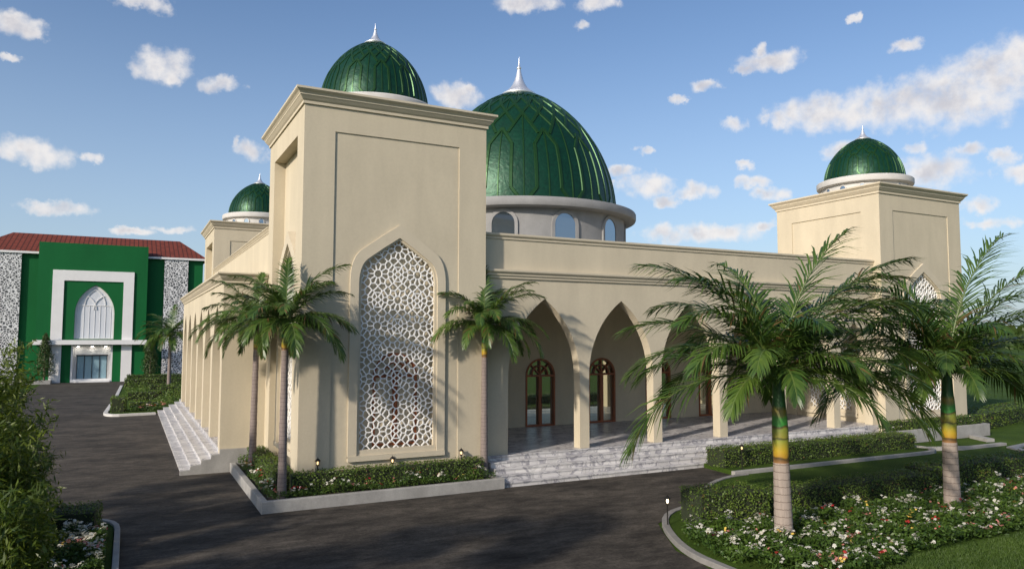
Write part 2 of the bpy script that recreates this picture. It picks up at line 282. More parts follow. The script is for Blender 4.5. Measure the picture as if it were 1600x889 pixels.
# ------------------------------------------------------------------ helpers
WO = {}   # world origin of every object
def link(name, data, parent, origin):
    o = bpy.data.objects.new(name, data); sc.collection.objects.link(o)
    O = Vector(origin); WO[o.name] = O
    if parent is not None: o.parent = parent; o.location = O - WO[parent.name]
    else: o.location = O
    return o
def thing(name, label, cat, origin, group=None):
    o = link(name, None, None, origin); o.empty_display_size = .3
    return tag(o, label, cat, group)
def tag(o, label=None, cat=None, group=None, kind=None):
    if label: o['label'] = label
    if cat: o['category'] = cat
    if group: o['group'] = group
    if kind: o['kind'] = kind
    return o
def copy_tree(o, parent=None, loc=None, rz=None):
    c = o.copy(); sc.collection.objects.link(c); c.parent = parent
    if loc is not None: c.location = loc
    if rz is not None: c.rotation_euler.z = rz
    WO[c.name] = Vector(c.location) + (WO[parent.name] if parent else Vector())
    for ch in [x for x in list(bpy.data.objects) if x.parent == o]: copy_tree(ch, c)
    return c

class MB:
    def __init__(s): s.v = []; s.f = []; s.m = []; s.cm = 0
    def box(s, x0, x1, y0, y1, z0, z1):
        n = len(s.v)
        s.v += [(x0,y0,z0),(x1,y0,z0),(x1,y1,z0),(x0,y1,z0),(x0,y0,z1),(x1,y0,z1),(x1,y1,z1),(x0,y1,z1)]
        for q in ((0,3,2,1),(4,5,6,7),(0,1,5,4),(1,2,6,5),(2,3,7,6),(3,0,4,7)): s.f.append(tuple(n+i for i in q)); s.m.append(s.cm)
    def face(s, pts):
        n = len(s.v); s.v += [tuple(p) for p in pts]; s.f.append(tuple(range(n, n+len(pts)))); s.m.append(s.cm)
    def prism(s, outer, holes, O, U, V, D, d0, d1, cap=True):
        O, U, V, D = map(Vector, (O, U, V, D)); loops = [outer]+list(holes)
        base = len(s.v); flat = [p for l in loops for p in l]; n = len(flat)
        for d in (d0, d1):
            for (a, b) in flat: s.v.append(tuple(O+U*a+V*b+D*d))
        if cap:
            for t in tessellate_polygon([[Vector((a, b, 0)) for a, b in l] for l in loops]):
                s.f.append(tuple(base+i for i in t)); s.m.append(s.cm)
                s.f.append(tuple(base+n+i for i in reversed(t))); s.m.append(s.cm)
        k = 0
        for l in loops:
            for i in range(len(l)):
                j = (i+1) % len(l); s.f.append((base+k+i, base+k+j, base+n+k+j, base+n+k+i)); s.m.append(s.cm)
            k += len(l)
    def ring(s, inner, outer, O, U, V, D, d0, d1):     # same number of points, open strip from d0 to d1
        O, U, V, D = map(Vector, (O, U, V, D)); n = len(s.v); k = len(inner)
        for l in (inner, outer):
            for d in (d0, d1):
                for (a, b) in l: s.v.append(tuple(O+U*a+V*b+D*d))
        A, B, C_, E_ = n, n+k, n+2*k, n+3*k
        for i in range(k-1):
            for q in ((A+i, A+i+1, C_+i+1, C_+i), (B+i, B+i+1, E_+i+1, E_+i), (A+i, A+i+1, B+i+1, B+i), (C_+i, C_+i+1, E_+i+1, E_+i)):
                s.f.append(q); s.m.append(s.cm)
        for i in (0, k-1): s.f.append((A+i, B+i, E_+i, C_+i)); s.m.append(s.cm)
    def lathe(s, prof, n, c, a0=0, a1=2*PI):
        b = len(s.v); full = abs(a1-a0-2*PI) < 1e-6; k = n if full else n+1
        for (r, z) in prof:
            for i in range(k):
                a = a0+(a1-a0)*i/n; s.v.append((c[0]+r*math.cos(a), c[1]+r*math.sin(a), c[2]+z))
        for j in range(len(prof)-1):
            for i in range(n):
                i2 = (i+1) % k; s.f.append((b+j*k+i, b+j*k+i2, b+(j+1)*k+i2, b+(j+1)*k+i)); s.m.append(s.cm)
    def tube(s, pts, rad, n=8, cap=True):
        pts = [Vector(p) for p in pts]; b = len(s.v)
        for i, p in enumerate(pts):
            d = (pts[min(i+1, len(pts)-1)]-pts[max(i-1, 0)]).normalized()
            a = d.cross(Vector((0, 0, 1)) if abs(d.z) < .9 else Vector((1, 0, 0))).normalized(); c = d.cross(a)
            r = rad[i] if isinstance(rad, (list, tuple)) else rad
            for k in range(n):
                t = 2*PI*k/n; s.v.append(tuple(p+(a*math.cos(t)+c*math.sin(t))*r))
        for i in range(len(pts)-1):
            for k in range(n):
                k2 = (k+1) % n; s.f.append((b+i*n+k, b+i*n+k2, b+(i+1)*n+k2, b+(i+1)*n+k)); s.m.append(s.cm)
        if cap:
            s.f.append(tuple(b+k for k in range(n))); s.m.append(s.cm); e = b+(len(pts)-1)*n; s.f.append(tuple(e+k for k in range(n))); s.m.append(s.cm)
    def sweep(s, path, prof, closed=False):   # path: xy points in order, outside on the right hand; prof: (out, z)
        P = [Vector(p) for p in path]; n = len(P); b = len(s.v); k = len(prof)
        for i in range(n):
            d0 = (P[i]-P[i-1]).normalized() if (closed or i > 0) else None
            d1 = (P[(i+1) % n]-P[i]).normalized() if (closed or i < n-1) else None
            if d0 is None: d0 = d1
            if d1 is None: d1 = d0
            n0 = Vector((d0.y, -d0.x)); n1 = Vector((d1.y, -d1.x)); m = (n0+n1); m = m/(1+n0.dot(n1))
            for (o, z) in prof: q = P[i]+m*o; s.v.append((q.x, q.y, z))
        for i in range(n if closed else n-1):
            i2 = (i+1) % n
            for j in range(k):
                j2 = (j+1) % k; s.f.append((b+i*k+j, b+i2*k+j, b+i2*k+j2, b+i*k+j2)); s.m.append(s.cm)
        if not closed:
            s.f.append(tuple(b+j for j in range(k))); s.m.append(s.cm); s.f.append(tuple(b+(n-1)*k+j for j in range(k))); s.m.append(s.cm)
    def build(s, name, mats, parent=None, origin=None, smooth=False, bevel=0, fix=True):
        if origin is None: origin = WO[parent.name] if parent is not None else (0, 0, 0)
        O = Vector(origin); me = bpy.data.meshes.new(name)
        me.from_pydata([tuple(Vector(p)-O) for p in s.v], [], s.f)
        for m in (mats if isinstance(mats, (list, tuple)) else [mats]): me.materials.append(m)
        me.polygons.foreach_set('material_index', s.m)
        bm = bmesh.new(); bm.from_mesh(me)
        if fix: bmesh.ops.remove_doubles(bm, verts=bm.verts, dist=1e-5); bmesh.ops.recalc_face_normals(bm, faces=bm.faces)
        if bevel:
            ed = [e for e in bm.edges if len(e.link_faces) == 2 and e.calc_face_angle(0) > R(40)]
            bmesh.ops.bevel(bm, geom=ed, offset=bevel, segments=2, affect='EDGES', profile=.5)
        bm.to_mesh(me); bm.free()
        if smooth:
            me.polygons.foreach_set('use_smooth', [True]*len(me.polygons)); me.set_sharp_from_angle(angle=R(35))
        return link(name, me, parent, O)

def np_mesh(name, V, F, mats, parent=None, origin=(0, 0, 0), mi=None):
    V = np.asarray(V, float)-np.array(origin, float); F = np.asarray(F)
    me = bpy.data.meshes.new(name); k = F.shape[1]
    me.vertices.add(len(V)); me.vertices.foreach_set('co', V.ravel())
    me.loops.add(F.size); me.loops.foreach_set('vertex_index', F.ravel().astype(np.int32))
    me.polygons.add(len(F)); me.polygons.foreach_set('loop_start', np.arange(0, F.size, k, dtype=np.int32))
    me.polygons.foreach_set('loop_total', np.full(len(F), k, dtype=np.int32))
    for m in (mats if isinstance(mats, (list, tuple)) else [mats]): me.materials.append(m)
    if mi is not None: me.polygons.foreach_set('material_index', np.asarray(mi, dtype=np.int32))
    me.update(calc_edges=True)
    return link(name, me, parent, origin)
rng = np.random.default_rng(7); random.seed(5)
def leaf_quads(P, Nn, size, asp=.5, flat=.6, up_bias=0):
    """a leaf-shaped quad at each point, roughly facing its normal"""
    n = len(P); d = Nn + rng.normal(0, flat, (n, 3)); d[:, 2] += up_bias; d /= np.linalg.norm(d, axis=1)[:, None]
    t = rng.normal(0, 1, (n, 3)); t -= (t*d).sum(1)[:, None]*d; t /= np.linalg.norm(t, axis=1)[:, None]
    b = np.cross(d, t); s = (size*rng.uniform(.6, 1.3, n))[:, None]
    V = np.stack([P-t*s*.5, P+b*s*asp*.5-t*s*.05, P+t*s*.5+d*s*.1, P-b*s*asp*.5-t*s*.05], 1).reshape(-1, 3)
    F = np.arange(4*n).reshape(n, 4); return V, F
def flowers(P, size):
    """small five-petal heads: 5 quads each around a centre"""
    n = len(P); Vs = []; a0 = rng.uniform(0, 2*PI, n); s = size*rng.uniform(.7, 1.25, n); tx = rng.normal(0, .35, n); ty = rng.normal(0, .35, n)
    for k in range(5):
        a = a0+k*2*PI/5; da = .55
        def pt(r, an, z): 
            x = r*np.cos(an)*s; y = r*np.sin(an)*s
            return np.stack([P[:, 0]+x, P[:, 1]+y, P[:, 2]+z*s+x*tx+y*ty], 1)
        Vs.append(np.stack([pt(0*a, a, .25), pt(.42, a-da, .38), pt(.55, a, .2), pt(.42, a+da, .38)], 1))
    V = np.concatenate([v.reshape(-1, 3) for v in Vs]); return V, np.arange(len(V)).reshape(-1, 4)

# ------------------------------------------------------------------ ground
def sheet(name, pts, z, m, kind='structure', n=1):
    b = MB(); b.prism(pts, [], (0, 0, 0), (1, 0, 0), (0, 1, 0), (0, 0, 1), z-.15, z)
    o = b.build(name, m); o['kind'] = kind; return o
g = MB(); g.face([(-1500, -1500, -.01), (3000, -1500, -.01), (3000, 3000, -.01), (-1500, 3000, -.01)])
tag(g.build('ground', lawn_m), kind='structure')
road = [(-.12, -2), (-.12, 20.6), (-7, 22.4), (-7, 81.0), (-13, 81), (-13, 95), (40, 95), (40, 60), (30, 50), (14, 30), (28.7, 22), (28.7, 19.0), (17.7, 18.4), (15.34, 17.07), (14.51, 16.23), (12.8, 15.3), (11.5, 14.6), (10.99, 13.7), (10.4, 12.61), (10.28, 11.73), (10.1, 11.0), (10.1, 4), (8, -2)]
b = MB(); b.face([(x, y, .004) for x, y in road]); tag(b.build('road', asphalt), kind='structure')
yard = MB(); yard.face([(-60, -60, .002), (60, -60, .002), (60, -10, .002), (-60, -10, .002)])

# ------------------------------------------------------------------ profiles
def pointed(hw, spring, apex, n=14, base=0, cx=0):
    """closed outline of a gothic arch opening"""
    r = apex-spring; Rr = (hw*hw+r*r)/(2*hw); pts = [(cx-hw, base)]
    a1 = math.asin(r/Rr)
    L_ = [(cx-hw+Rr-Rr*math.cos(a1*i/n), spring+Rr*math.sin(a1*i/n)) for i in range(n+1)]
    R_ = [(2*cx-x, z) for x, z in reversed(L_[:-1])]
    return pts+L_+R_+[(cx+hw, base)]
def keel(hw, z0, zs, apex, cx=0, n=8):
    """straight sides, tight rounded shoulder, straight slopes to the apex"""
    sx, sz = hw*.80, zs+(apex-zs)*.50
    L_ = [(cx-hw, z0), (cx-hw, zs)]
    for i in range(1, n+1):
        t = i/n; P0 = (-hw, zs); P1 = (-hw*.985, zs+(sz-zs)*.72); P2 = (-sx, sz)
        L_.append((cx+(1-t)**2*P0[0]+2*t*(1-t)*P1[0]+t*t*P2[0], (1-t)**2*P0[1]+2*t*(1-t)*P1[1]+t*t*P2[1]))
    L_.append((cx-sx*.5, sz+(apex-sz)*.52)); L_.append((cx, apex))
    return L_+[(2*cx-x, z) for x, z in reversed(L_[:-1])]
CORN = [(0, -.42), (.05, -.42), (.05, -.34), (.09, -.30), (.15, -.22), (.17, -.20), (.17, -.17), (.21, -.12), (.26, -.08), (.28, -.06), (.28, 0), (-.25, 0), (-.25, -.05), (0, -.05)]
def corn(top, k=1.0): return [(o*k, top+z*k) for o, z in CORN]

# ------------------------------------------------------------------ lattice (rosette network)
def clip(poly, p, nrm):
    out = []
    for i in range(len(poly)):
        a, b = poly[i], poly[(i+1) % len(poly)]
        da = (a[0]-p[0])*nrm[0]+(a[1]-p[1])*nrm[1]; db = (b[0]-p[0])*nrm[0]+(b[1]-p[1])*nrm[1]
        if da <= 0: out.append(a)
        if (da < 0) != (db < 0) and abs(da-db) > 1e-12:
            t = da/(da-db); out.append((a[0]+(b[0]-a[0])*t, a[1]+(b[1]-a[1])*t))
    return out
def lattice_cells():
    A, B = .61, .765; seeds = []
    cent = [(i*A, j*B-.285) for i in range(-3, 4) for j in range(-1, 12) if (i+j) % 2 == 0]
    for (cx, cy) in cent:
        seeds.append((cx, cy))
        for k in range(10):
            a = 2*PI*(k+.5)/10; seeds.append((cx+.235*math.cos(a), cy+.235*math.sin(a)))
        for k in range(10):
            a = 2*PI*k/10; seeds.append((cx+.385*math.cos(a), cy+.385*math.sin(a)))
    for i in range(-3, 4):
        for j in range(-1, 12):
            if (i+j) % 2:
                cx, cy = i*A, j*B-.285; seeds.append((cx, cy))
                for dx, dy in ((.1, .1), (-.1, .1), (.1, -.1), (-.1, -.1), (0, .16), (0, -.16), (.16, 0), (-.16, 0), (0, .27), (0, -.27), (.2, .15), (-.2, .15), (.2, -.15), (-.2, -.15)): seeds.append((cx+dx, cy+dy))
    S = []
    for p in seeds:
        if all((p[0]-q[0])**2+(p[1]-q[1])**2 > .105**2 for q in S): S.append(p)
    return S, cent
def lattice_mesh(hw, z0, zs, apex):
    S, cent = lattice_cells(); arr = np.array(S); edges = {}
    for i, p in enumerate(S):
        if abs(p[0]) > hw+.2 or p[1] > apex-z0+.2 or p[1] < -.2: continue
        d = ((arr-arr[i])**2).sum(1); idx = np.argsort(d)[1:26]
        poly = [(p[0]-.5, p[1]-.5), (p[0]+.5, p[1]-.5), (p[0]+.5, p[1]+.5), (p[0]-.5, p[1]+.5)]
        for j in idx:
            q = S[j]; poly = clip(poly, ((p[0]+q[0])/2, (p[1]+q[1])/2), (q[0]-p[0], q[1]-p[1]))
            if not poly: break
        for a, b in zip(poly, poly[1:]+poly[:1]):
            if (a[0]-b[0])**2+(a[1]-b[1])**2 < .012**2: continue
            key = tuple(sorted([(round(a[0], 2), round(a[1], 2)), (round(b[0], 2), round(b[1], 2))])); edges[key] = (a, b)
    out = keel(hw, 0, zs-z0, apex-z0)
    def inside(x, y):
        c = False
        for (x0, y0), (x1, y1) in zip(out, out[1:]+out[:1]):
            if (y0 > y) != (y1 > y) and x < (x1-x0)*(y-y0)/(y1-y0)+x0: c = not c
        return c
    m = MB(); wd = .0155
    for a, b in edges.values():
        if not (inside(*a) and inside(*b)):
            if inside(*a) == inside(*b): continue
            if not inside(*a): a, b = b, a
            lo, hi = 0, 1
            for _ in range(8):
                md = (lo+hi)/2
                if inside(a[0]+(b[0]-a[0])*md, a[1]+(b[1]-a[1])*md): lo = md
                else: hi = md
            b = (a[0]+(b[0]-a[0])*lo, a[1]+(b[1]-a[1])*lo)
        dx, dy = b[0]-a[0], b[1]-a[1]; l = math.hypot(dx, dy)
        if l < .01: continue
        dx /= l; dy /= l; e = .008
        P = [(a[0]-dx*e-dy*wd, a[1]-dy*e+dx*wd), (b[0]+dx*e-dy*wd, b[1]+dy*e+dx*wd), (b[0]+dx*e+dy*wd, b[1]+dy*e-dx*wd), (a[0]-dx*e+dy*wd, a[1]-dy*e-dx*wd)]
        j = random.uniform(0, .004)
        m.prism(P, [], (0, 0, 0), (1, 0, 0), (0, 0, 1), (0, 1, 0), -.02-j, .02+j)
    return m

# ------------------------------------------------------------------ domes
def dome_surface(c, Rr, Hh, z0, name, parent, N_=72, rings=28, wide=.05, phase=0, nsec=13, top=.93):
    """smooth shell plus raised straps following an interlaced pattern"""
    def P(th, t, off=0):
        a = t*PI/2; ca = math.cos(a)**1.24; sa = math.sin(a); r = Rr*ca; z = Hh*(sa**1.02)
        nr, nz_ = math.cos(a)*Hh, sa*Rr; l = math.hypot(nr, nz_); r += off*nr/l; z += off*nz_/l
        return Vector((c[0]+r*math.cos(th), c[1]+r*math.sin(th), z0+z))
    m = MB()
    for j in range(rings):
        for i in range(N_):
            t0, t1 = top*j/rings, top*(j+1)/rings; a0, a1 = 2*PI*i/N_, 2*PI*(i+1)/N_
            m.face([P(a0, t0), P(a1, t0), P(a1, t1), P(a0, t1)])
    d = m.build(name, domegreen, parent, origin=(c[0], c[1], z0), smooth=True)
    s = MB()
    segs = []
    for sg in (-1, 1):
        segs += [((sg*.44, .0), (sg*.25, .06), 1), ((sg*.25, .06), (sg*.25, .28), 1), ((sg*.25, .28), (0, .375), 1)]
        segs += [((.5, .49), (.5+sg*.36, .345), 1), ((0, .50), (sg*.29, .405), 1), ((.5+sg*.25, .575), (.5, .49), 1), ((sg*.25, .575), (0, .50), 1)]
        segs += [((sg*.25, .575), (0, .67), 1), ((.5+sg*.25, .575), (.5, .67), 1)]
        segs += [((sg*.25, .84), (0, .72), 1), ((.5+sg*.25, .84), (.5, .72), 1), ((0, .80), (sg*.25, .70), 1)]
    segs += [((0, 0), (0, .375), .4), ((.5, 0), (.5, .49), .4), ((.25, .575), (.25, .9), .35), ((.75, .575), (.75, .9), .35), ((0, .5), (0, .9), .35)]
    for k in range(nsec):
        for (a, b, wt) in segs:
            nst = max(2, int(abs(b[1]-a[1])*26)+1); ww = wide*wt
            ps = []
            for i in range(nst+1):
                f = i/nst; th = phase+2*PI*(k+a[0]+(b[0]-a[0])*f)/nsec; t = max(.002, a[1]+(b[1]-a[1])*f); ps.append((th, t))
            rows = []
            for i in range(nst+1):
                p = P(*ps[i]); q = P(*ps[min(i+1, nst)])-P(*ps[max(i-1, 0)]); nn = (P(ps[i][0], ps[i][1], .1)-p).normalized()
                sd = q.cross(nn).normalized()*ww; hh = wide*.62*(.5+.5*wt)
                rows.append([p-sd*1.15-nn*.01, p-sd*.8+nn*hh, p+sd*.8+nn*hh, p+sd*1.15-nn*.01])
            for i in range(nst):
                for j in range(3): s.face([rows[i][j], rows[i][j+1], rows[i+1][j+1], rows[i+1][j]])
            for e in (0, nst): s.face(rows[e])
    s.build('dome_strapwork', strapgreen, d if d.parent.parent is None else parent, origin=(c[0], c[1], z0))
    return d
def finial(c, z0, k, kz, parent, name='finial'):
    prof = [(.8, -.3), (.98, -.02), (1.0, .02), (1.0, .09), (.93, .15), (.72, .28), (.52, .47), (.36, .72), (.25, 1.0), (.17, 1.3), (.11, 1.58), (.10, 1.62), (.135, 1.68), (.135, 1.73), (.075, 1.80), (.045, 2.0), (.004, 2.4)]
    m = MB(); m.lathe([(r*k, z*kz) for r, z in prof], 32, (c[0], c[1], z0))
    return m.build(name, silver, parent, origin=(c[0], c[1], z0), smooth=True)

# ================================================================== MOSQUE
mosque = thing('mosque', 'cream mosque with four green domes in view, pointed arcades and a marble stair', 'mosque', (19.3, 36.6, 0))

def make_tower(x0, y0, parent, rec2=.36, top=11.2, dh=2.36, fz=14.30):
    S_ = 5.68; x1, y1 = x0+S_, y0+5.7
    t = MB()
    W1, rec, back = S_, .035, .355
    # front (-Y) wall: outer skin with a recessed panel, then an inner skin pierced by the arch
    pL, pR, pT = .88, S_-.92, top-.84
    O = (x0, y0, 0); U = (1, 0, 0); V = (0, 0, 1); D = (0, 1, 0)
    t.prism([(0, 0), (pL, 0), (pL, pT), (pR, pT), (pR, 0), (W1, 0), (W1, top), (0, top)], [], O, U, V, D, 0, rec)
    cx = 2.85
    t.prism([(0, 0), (W1, 0), (W1, top), (0, top)], [keel(1.19, 1.22, 6.1, 7.42, cx)], O, U, V, D, rec, rec+back)
    # left (-X) wall, deeper panel
    O2 = (x0, y0, 0); U2 = (0, 1, 0); D2 = (1, 0, 0); a = rec+back; W2 = 5.7
    t.prism([(a, 0), (.92, 0), (.92, top-.84), (4.78, top-.84), (4.78, 0), (W2, 0), (W2, top), (a, top)], [], O2, U2, V, D2, 0, rec2)
    t.prism([(a, 0), (W2, 0), (W2, top), (a, top)], [keel(1.19, 1.22, 6.1, 7.42, 2.85)], O2, U2, V, D2, rec2, rec2+.2)
    # right and rear walls, roof
    t.box(x1-.3, x1, y0+a, y1, 0, top); t.box(x0+.56, x1-.3, y1-.3, y1, 0, top)
    t.box(x0+.1, x1-.1, y0+.1, y1-.1, top+.001, top+.12)
    # plastered niches behind the screens
    t.prism(keel(1.186, 1.225, 6.1, 7.41, cx), [], O, U, V, D, .30, .385)
    t.prism(keel(1.186, 1.225, 6.1, 7.41, 2.85), [], O2, U2, V, D2, rec2+.15, rec2+.197)
    body = t.build('corner_tower', stucco, parent, origin=(x0, y0, 0))
    c = MB(); c.sweep([(x0, y0), (x1, y0), (x1, y1), (x0, y1)], corn(top+.28), closed=True)
    c.build('cornice', trim, body)
    # arch surrounds
    for (O_, U_, D_, d0, cxx) in ((O, U, D, rec, cx), (O2, U2, D2, rec2, 2.85)):
        f = MB(); pr_ = -.03 if d0 < .3 else -.02
        inn = keel(1.215, 1.05, 6.05, 7.40, cxx); out = keel(1.47, 1.05, 6.15, 7.78, cxx)
        f.ring(inn, out, O_, U_, V, D_, pr_ if d0 < .3 else .12, d0-.002)
        inn2 = keel(1.13, 1.24, 6.1, 7.32, cxx); out2 = keel(1.213, 1.2, 6.1, 7.40, cxx)
        f.ring(inn2, out2, O_, U_, V, D_, (d0-.01 if d0 < .3 else d0*.6), d0+.12)
        f.prism([(cxx-1.47, .95), (cxx+1.47, .95), (cxx+1.47, 1.10), (cxx-1.47, 1.10)], [], O_, U_, V, D_, (pr_ if d0 < .3 else .12)-.03, d0-.001)
        f.prism([(cxx-1.2, 1.10), (cxx+1.2, 1.10), (cxx+1.2, 1.25), (cxx-1.2, 1.25)], [], O_, U_, V, D_, d0*.55, d0+.1)
        f.build('arch_surround', trim, body)
    lm = lattice_mesh(1.17, 1.25, 6.1, 7.36)
    lo = lm.build('lattice_screen', lattice_m, body, origin=(0, 0, 0), fix=False)
    lo.location = (cx, rec+.09, 1.25)
    l2 = bpy.data.objects.new('lattice_screen', lo.data); sc.collection.objects.link(l2); l2.parent = body
    l2.location = (rec2+.06, 2.85, 1.25); l2.rotation_euler.z = -PI/2; WO[l2.name] = Vector()
    # brown window behind the front screen
    wn = MB(); door_frame(wn, x0+cx, y0+.299, 1.35, 1.3, 2.7, deep=.05); wn.build('inner_window', wood, body)
    # drum, ring, dome, finial
    cc = (x0+2.86, y0+2.85)
    d = MB(); d.lathe([(1.93, -.4), (1.93, .30), (2.06, .31), (2.14, .34), (2.16, .40), (2.16, .58), (2.12, .62), (1.0, .63)], 64, (cc[0], cc[1], 11.36)); d.build('dome_drum', whitest, body, smooth=True)
    pw = MB(); pw.ring(pointed(.14, .28, .44, 6, 0), pointed(.18, .28, .49, 6, 0), (0, 0, 0), (0, 1, 0), (0, 0, 1), (1, 0, 0), -.05, .03)
    pw.cm = 1; pw.prism(pointed(.141, .28, .44, 6, 0), [], (0, 0, 0), (0, 1, 0), (0, 0, 1), (1, 0, 0), -.04, .008)
    first = None
    for k in range(14):
        th = 2*PI*(k+.35)/14; q = Vector((cc[0]+1.935*math.cos(th), cc[1]+1.935*math.sin(th), 11.14))
        if first is None: wo_ = first = pw.build('drum_window', [whitest, glass], body, origin=(0, 0, 0))
        else: wo_ = first.copy(); sc.collection.objects.link(wo_)
        wo_.location = q-WO[body.name]; wo_.rotation_euler.z = th; WO[wo_.name] = q
    dome_surface(cc, 1.80, dh, 11.985, 'dome', body, 56, 22, .038, R(231), 12, .9)
    finial(cc, fz, .37, .31, body)
    return body
def door_frame(m, cx, y, w_, z0, H_, deep=.1):
    """arched timber frame with centre stile, transom and fanlight bars, in the XZ plane facing -Y"""
    hw = w_/2; zs = z0+H_-hw; O = (cx, y, 0); U = (1, 0, 0); V = (0, 0, 1); D = (0, -1, 0)
    def semi(r, n=16): return [(-r*math.cos(PI*i/n), zs+r*math.sin(PI*i/n)) for i in range(n+1)]
    inn = [(-hw+.075, z0)]+semi(hw-.075)+[(hw-.075, z0)]; out = [(-hw, z0)]+semi(hw)+[(hw, z0)]
    m.ring(inn, out, O, U, V, D, 0, deep)
    m.prism([(-.075, z0+.07), (.075, z0+.07), (.075, zs-.045), (-.075, zs-.045)], [], O, U, V, D, 0, deep*.85)
    m.prism([(-hw+.075, zs-.045), (hw-.075, zs-.045), (hw-.075, zs+.035), (-hw+.075, zs+.035)], [], O, U, V, D, 0, deep*.95)
    m.prism([(-hw+.075, z0), (hw-.075, z0), (hw-.075, z0+.07), (-hw+.075, z0+.07)], [], O, U, V, D, 0, deep*.9)
    zc = zs+.036
    m.ring([(-.36*math.cos(PI*i/12)*hw/.72, zc+.36*math.sin(PI*i/12)*hw/.72) for i in range(13)], [(-.41*math.cos(PI*i/12)*hw/.72, zc+.41*math.sin(PI*i/12)*hw/.72) for i in range(13)], O, U, V, D, 0, deep*.7)
    for a in (45, 90, 135):
        dx, dz = math.cos(R(a)), math.sin(R(a)); r1 = hw-.06; t_ = .022 if a != 90 else .03
        m.prism([(-dz*t_+dx*.02, zc+dx*t_+dz*.02), (-dz*t_+dx*r1, zc+dx*t_+dz*r1), (dz*t_+dx*r1, zc-dx*t_+dz*r1), (dz*t_+dx*.02, zc-dx*t_+dz*.02)], [], O, U, V, D, 0, deep*.6+(.003 if a == 90 else 0))

T1 = make_tower(4.22, 21.0, mosque)
base = WO[mosque.name]
T3 = make_tower(28.72, 21.0, mosque, .05, 10.87, 2.16, 14.09)
T2 = make_tower(4.22, 45.9, mosque, .36, 10.87, 2.16, 14.09)

# --- front arcade
ar = MB(); X0, X1, YA, TH = 9.902, 28.718, 21.35, .38; ZF = .75
holes = []; outer = [(X0, ZF)]
ks = [10.87+3.095*k for k in range(5)]+[26.345]
for k, xo in enumerate(ks):
    wd = 2.72 if k < 5 else 2.0
    p = pointed(wd/2, 3.15, 5.73 if k < 5 else 5.1, 16, ZF, xo+wd/2); outer += p
outer += [(X1, ZF), (X1, 6.42), (X0, 6.42)]
ar.prism(outer, [], (0, YA, 0), (1, 0, 0), (0, 0, 1), (0, 1, 0), 0, TH)
for k, xo in enumerate(ks[:5]):          # faint band where each arch springs
    pass
arcade = ar.build('front_arcade', stucco, mosque)
m = MB(); m.box(X0, X1, YA+.04, YA+.3, 6.42, 7.74); m.build('front_parapet', stucco, mosque)
m = MB(); m.sweep([(X0, YA), (X1, YA)], [(0, 6.36), (.05, 6.36), (.06, 6.42), (.10, 6.46), (.10, 6.50), (.15, 6.55), (.17, 6.58), (.17, 6.64), (-.03, 6.64), (-.03, 6.42), (0, 6.42)])
m.sweep([(X0, YA+.04), (X1, YA+.04)], [(0, 7.64), (.035, 7.64), (.035, 7.70), (.07, 7.73), (.09, 7.76), (.09, 7.82), (-.3, 7.82), (-.3, 7.74), (0, 7.74)])
m.build('arcade_molding', trim, mosque)
# hall body
m = MB()
holes = [[(cx-.71, ZF), (cx-.71, 2.85)]+[(cx-.71*math.cos(PI*i/16), 2.85+.71*math.sin(PI*i/16)) for i in range(1, 17)]+[(cx+.71, ZF)] for cx in [12.35+3.1*k for k in range(5)]]
out = [(X0, ZF)]
for h in holes: out += [(h[0][0], ZF)]+h[1:]
out += [(X1, ZF), (X1, 6.3), (X0, 6.3)]
m.prism(out, [], (0, 27.35, 0), (1, 0, 0), (0, 0, 1), (0, 1, 0), 0, .25)
m.box(9.6, 9.9, 26.71, 27.35, ZF, 6.3)                     # return beside the tower
m.box(28.73, 29.0, 26.71, 27.35, ZF, 6.3)
m.box(X0, X1, 21.75, 27.34, 6.1, 6.29)                      # porch ceiling
m.box(4.30, 4.6, 26.72, 45.9, ZF, 8.12)                     # left hall wall
m.box(33.9, 34.2, 26.72, 52, 0, 8.12); m.box(4.6, 33.9, 51.7, 52, 0, 8.12)
m.box(4.62, 33.88, 27.62, 51.68, 7.3, 7.5)                  # hall roof
m.box(X0, X1, 21.7, 27.7, 7.05, 7.25)
m.build('prayer_hall', stucco, mosque)
m = MB(); m.sweep([(4.30, 45.9), (4.30, 26.72)], corn(8.29, .42)); m.build('hall_cornice', trim, mosque)
for k in range(5):
    cx = 12.35+3.1*k
    f = MB(); door_frame(f, cx, 27.45, 1.42, ZF, 2.81, .13)
    fo = f.build('door', wood, mosque, origin=(cx, 27.45, ZF))
    pn = MB(); hw = .69; pn.prism([(-hw, ZF+.01), (-hw, 2.85)]+[(-hw*math.cos(PI*i/16), 2.85+hw*math.sin(PI*i/16)) for i in range(1, 17)]+[(hw, ZF+.01)], [], (cx, 27.47, 0), (1, 0, 0), (0, 0, 1), (0, 1, 0), 0, .02)
    pn.build('glass_pane', doorglass, fo)
    h_ = MB(); h_.tube([(cx+.05, 27.33, 1.7), (cx+.05, 27.33, 1.95)], .012, 6); h_.build('handle', darkmetal, fo)
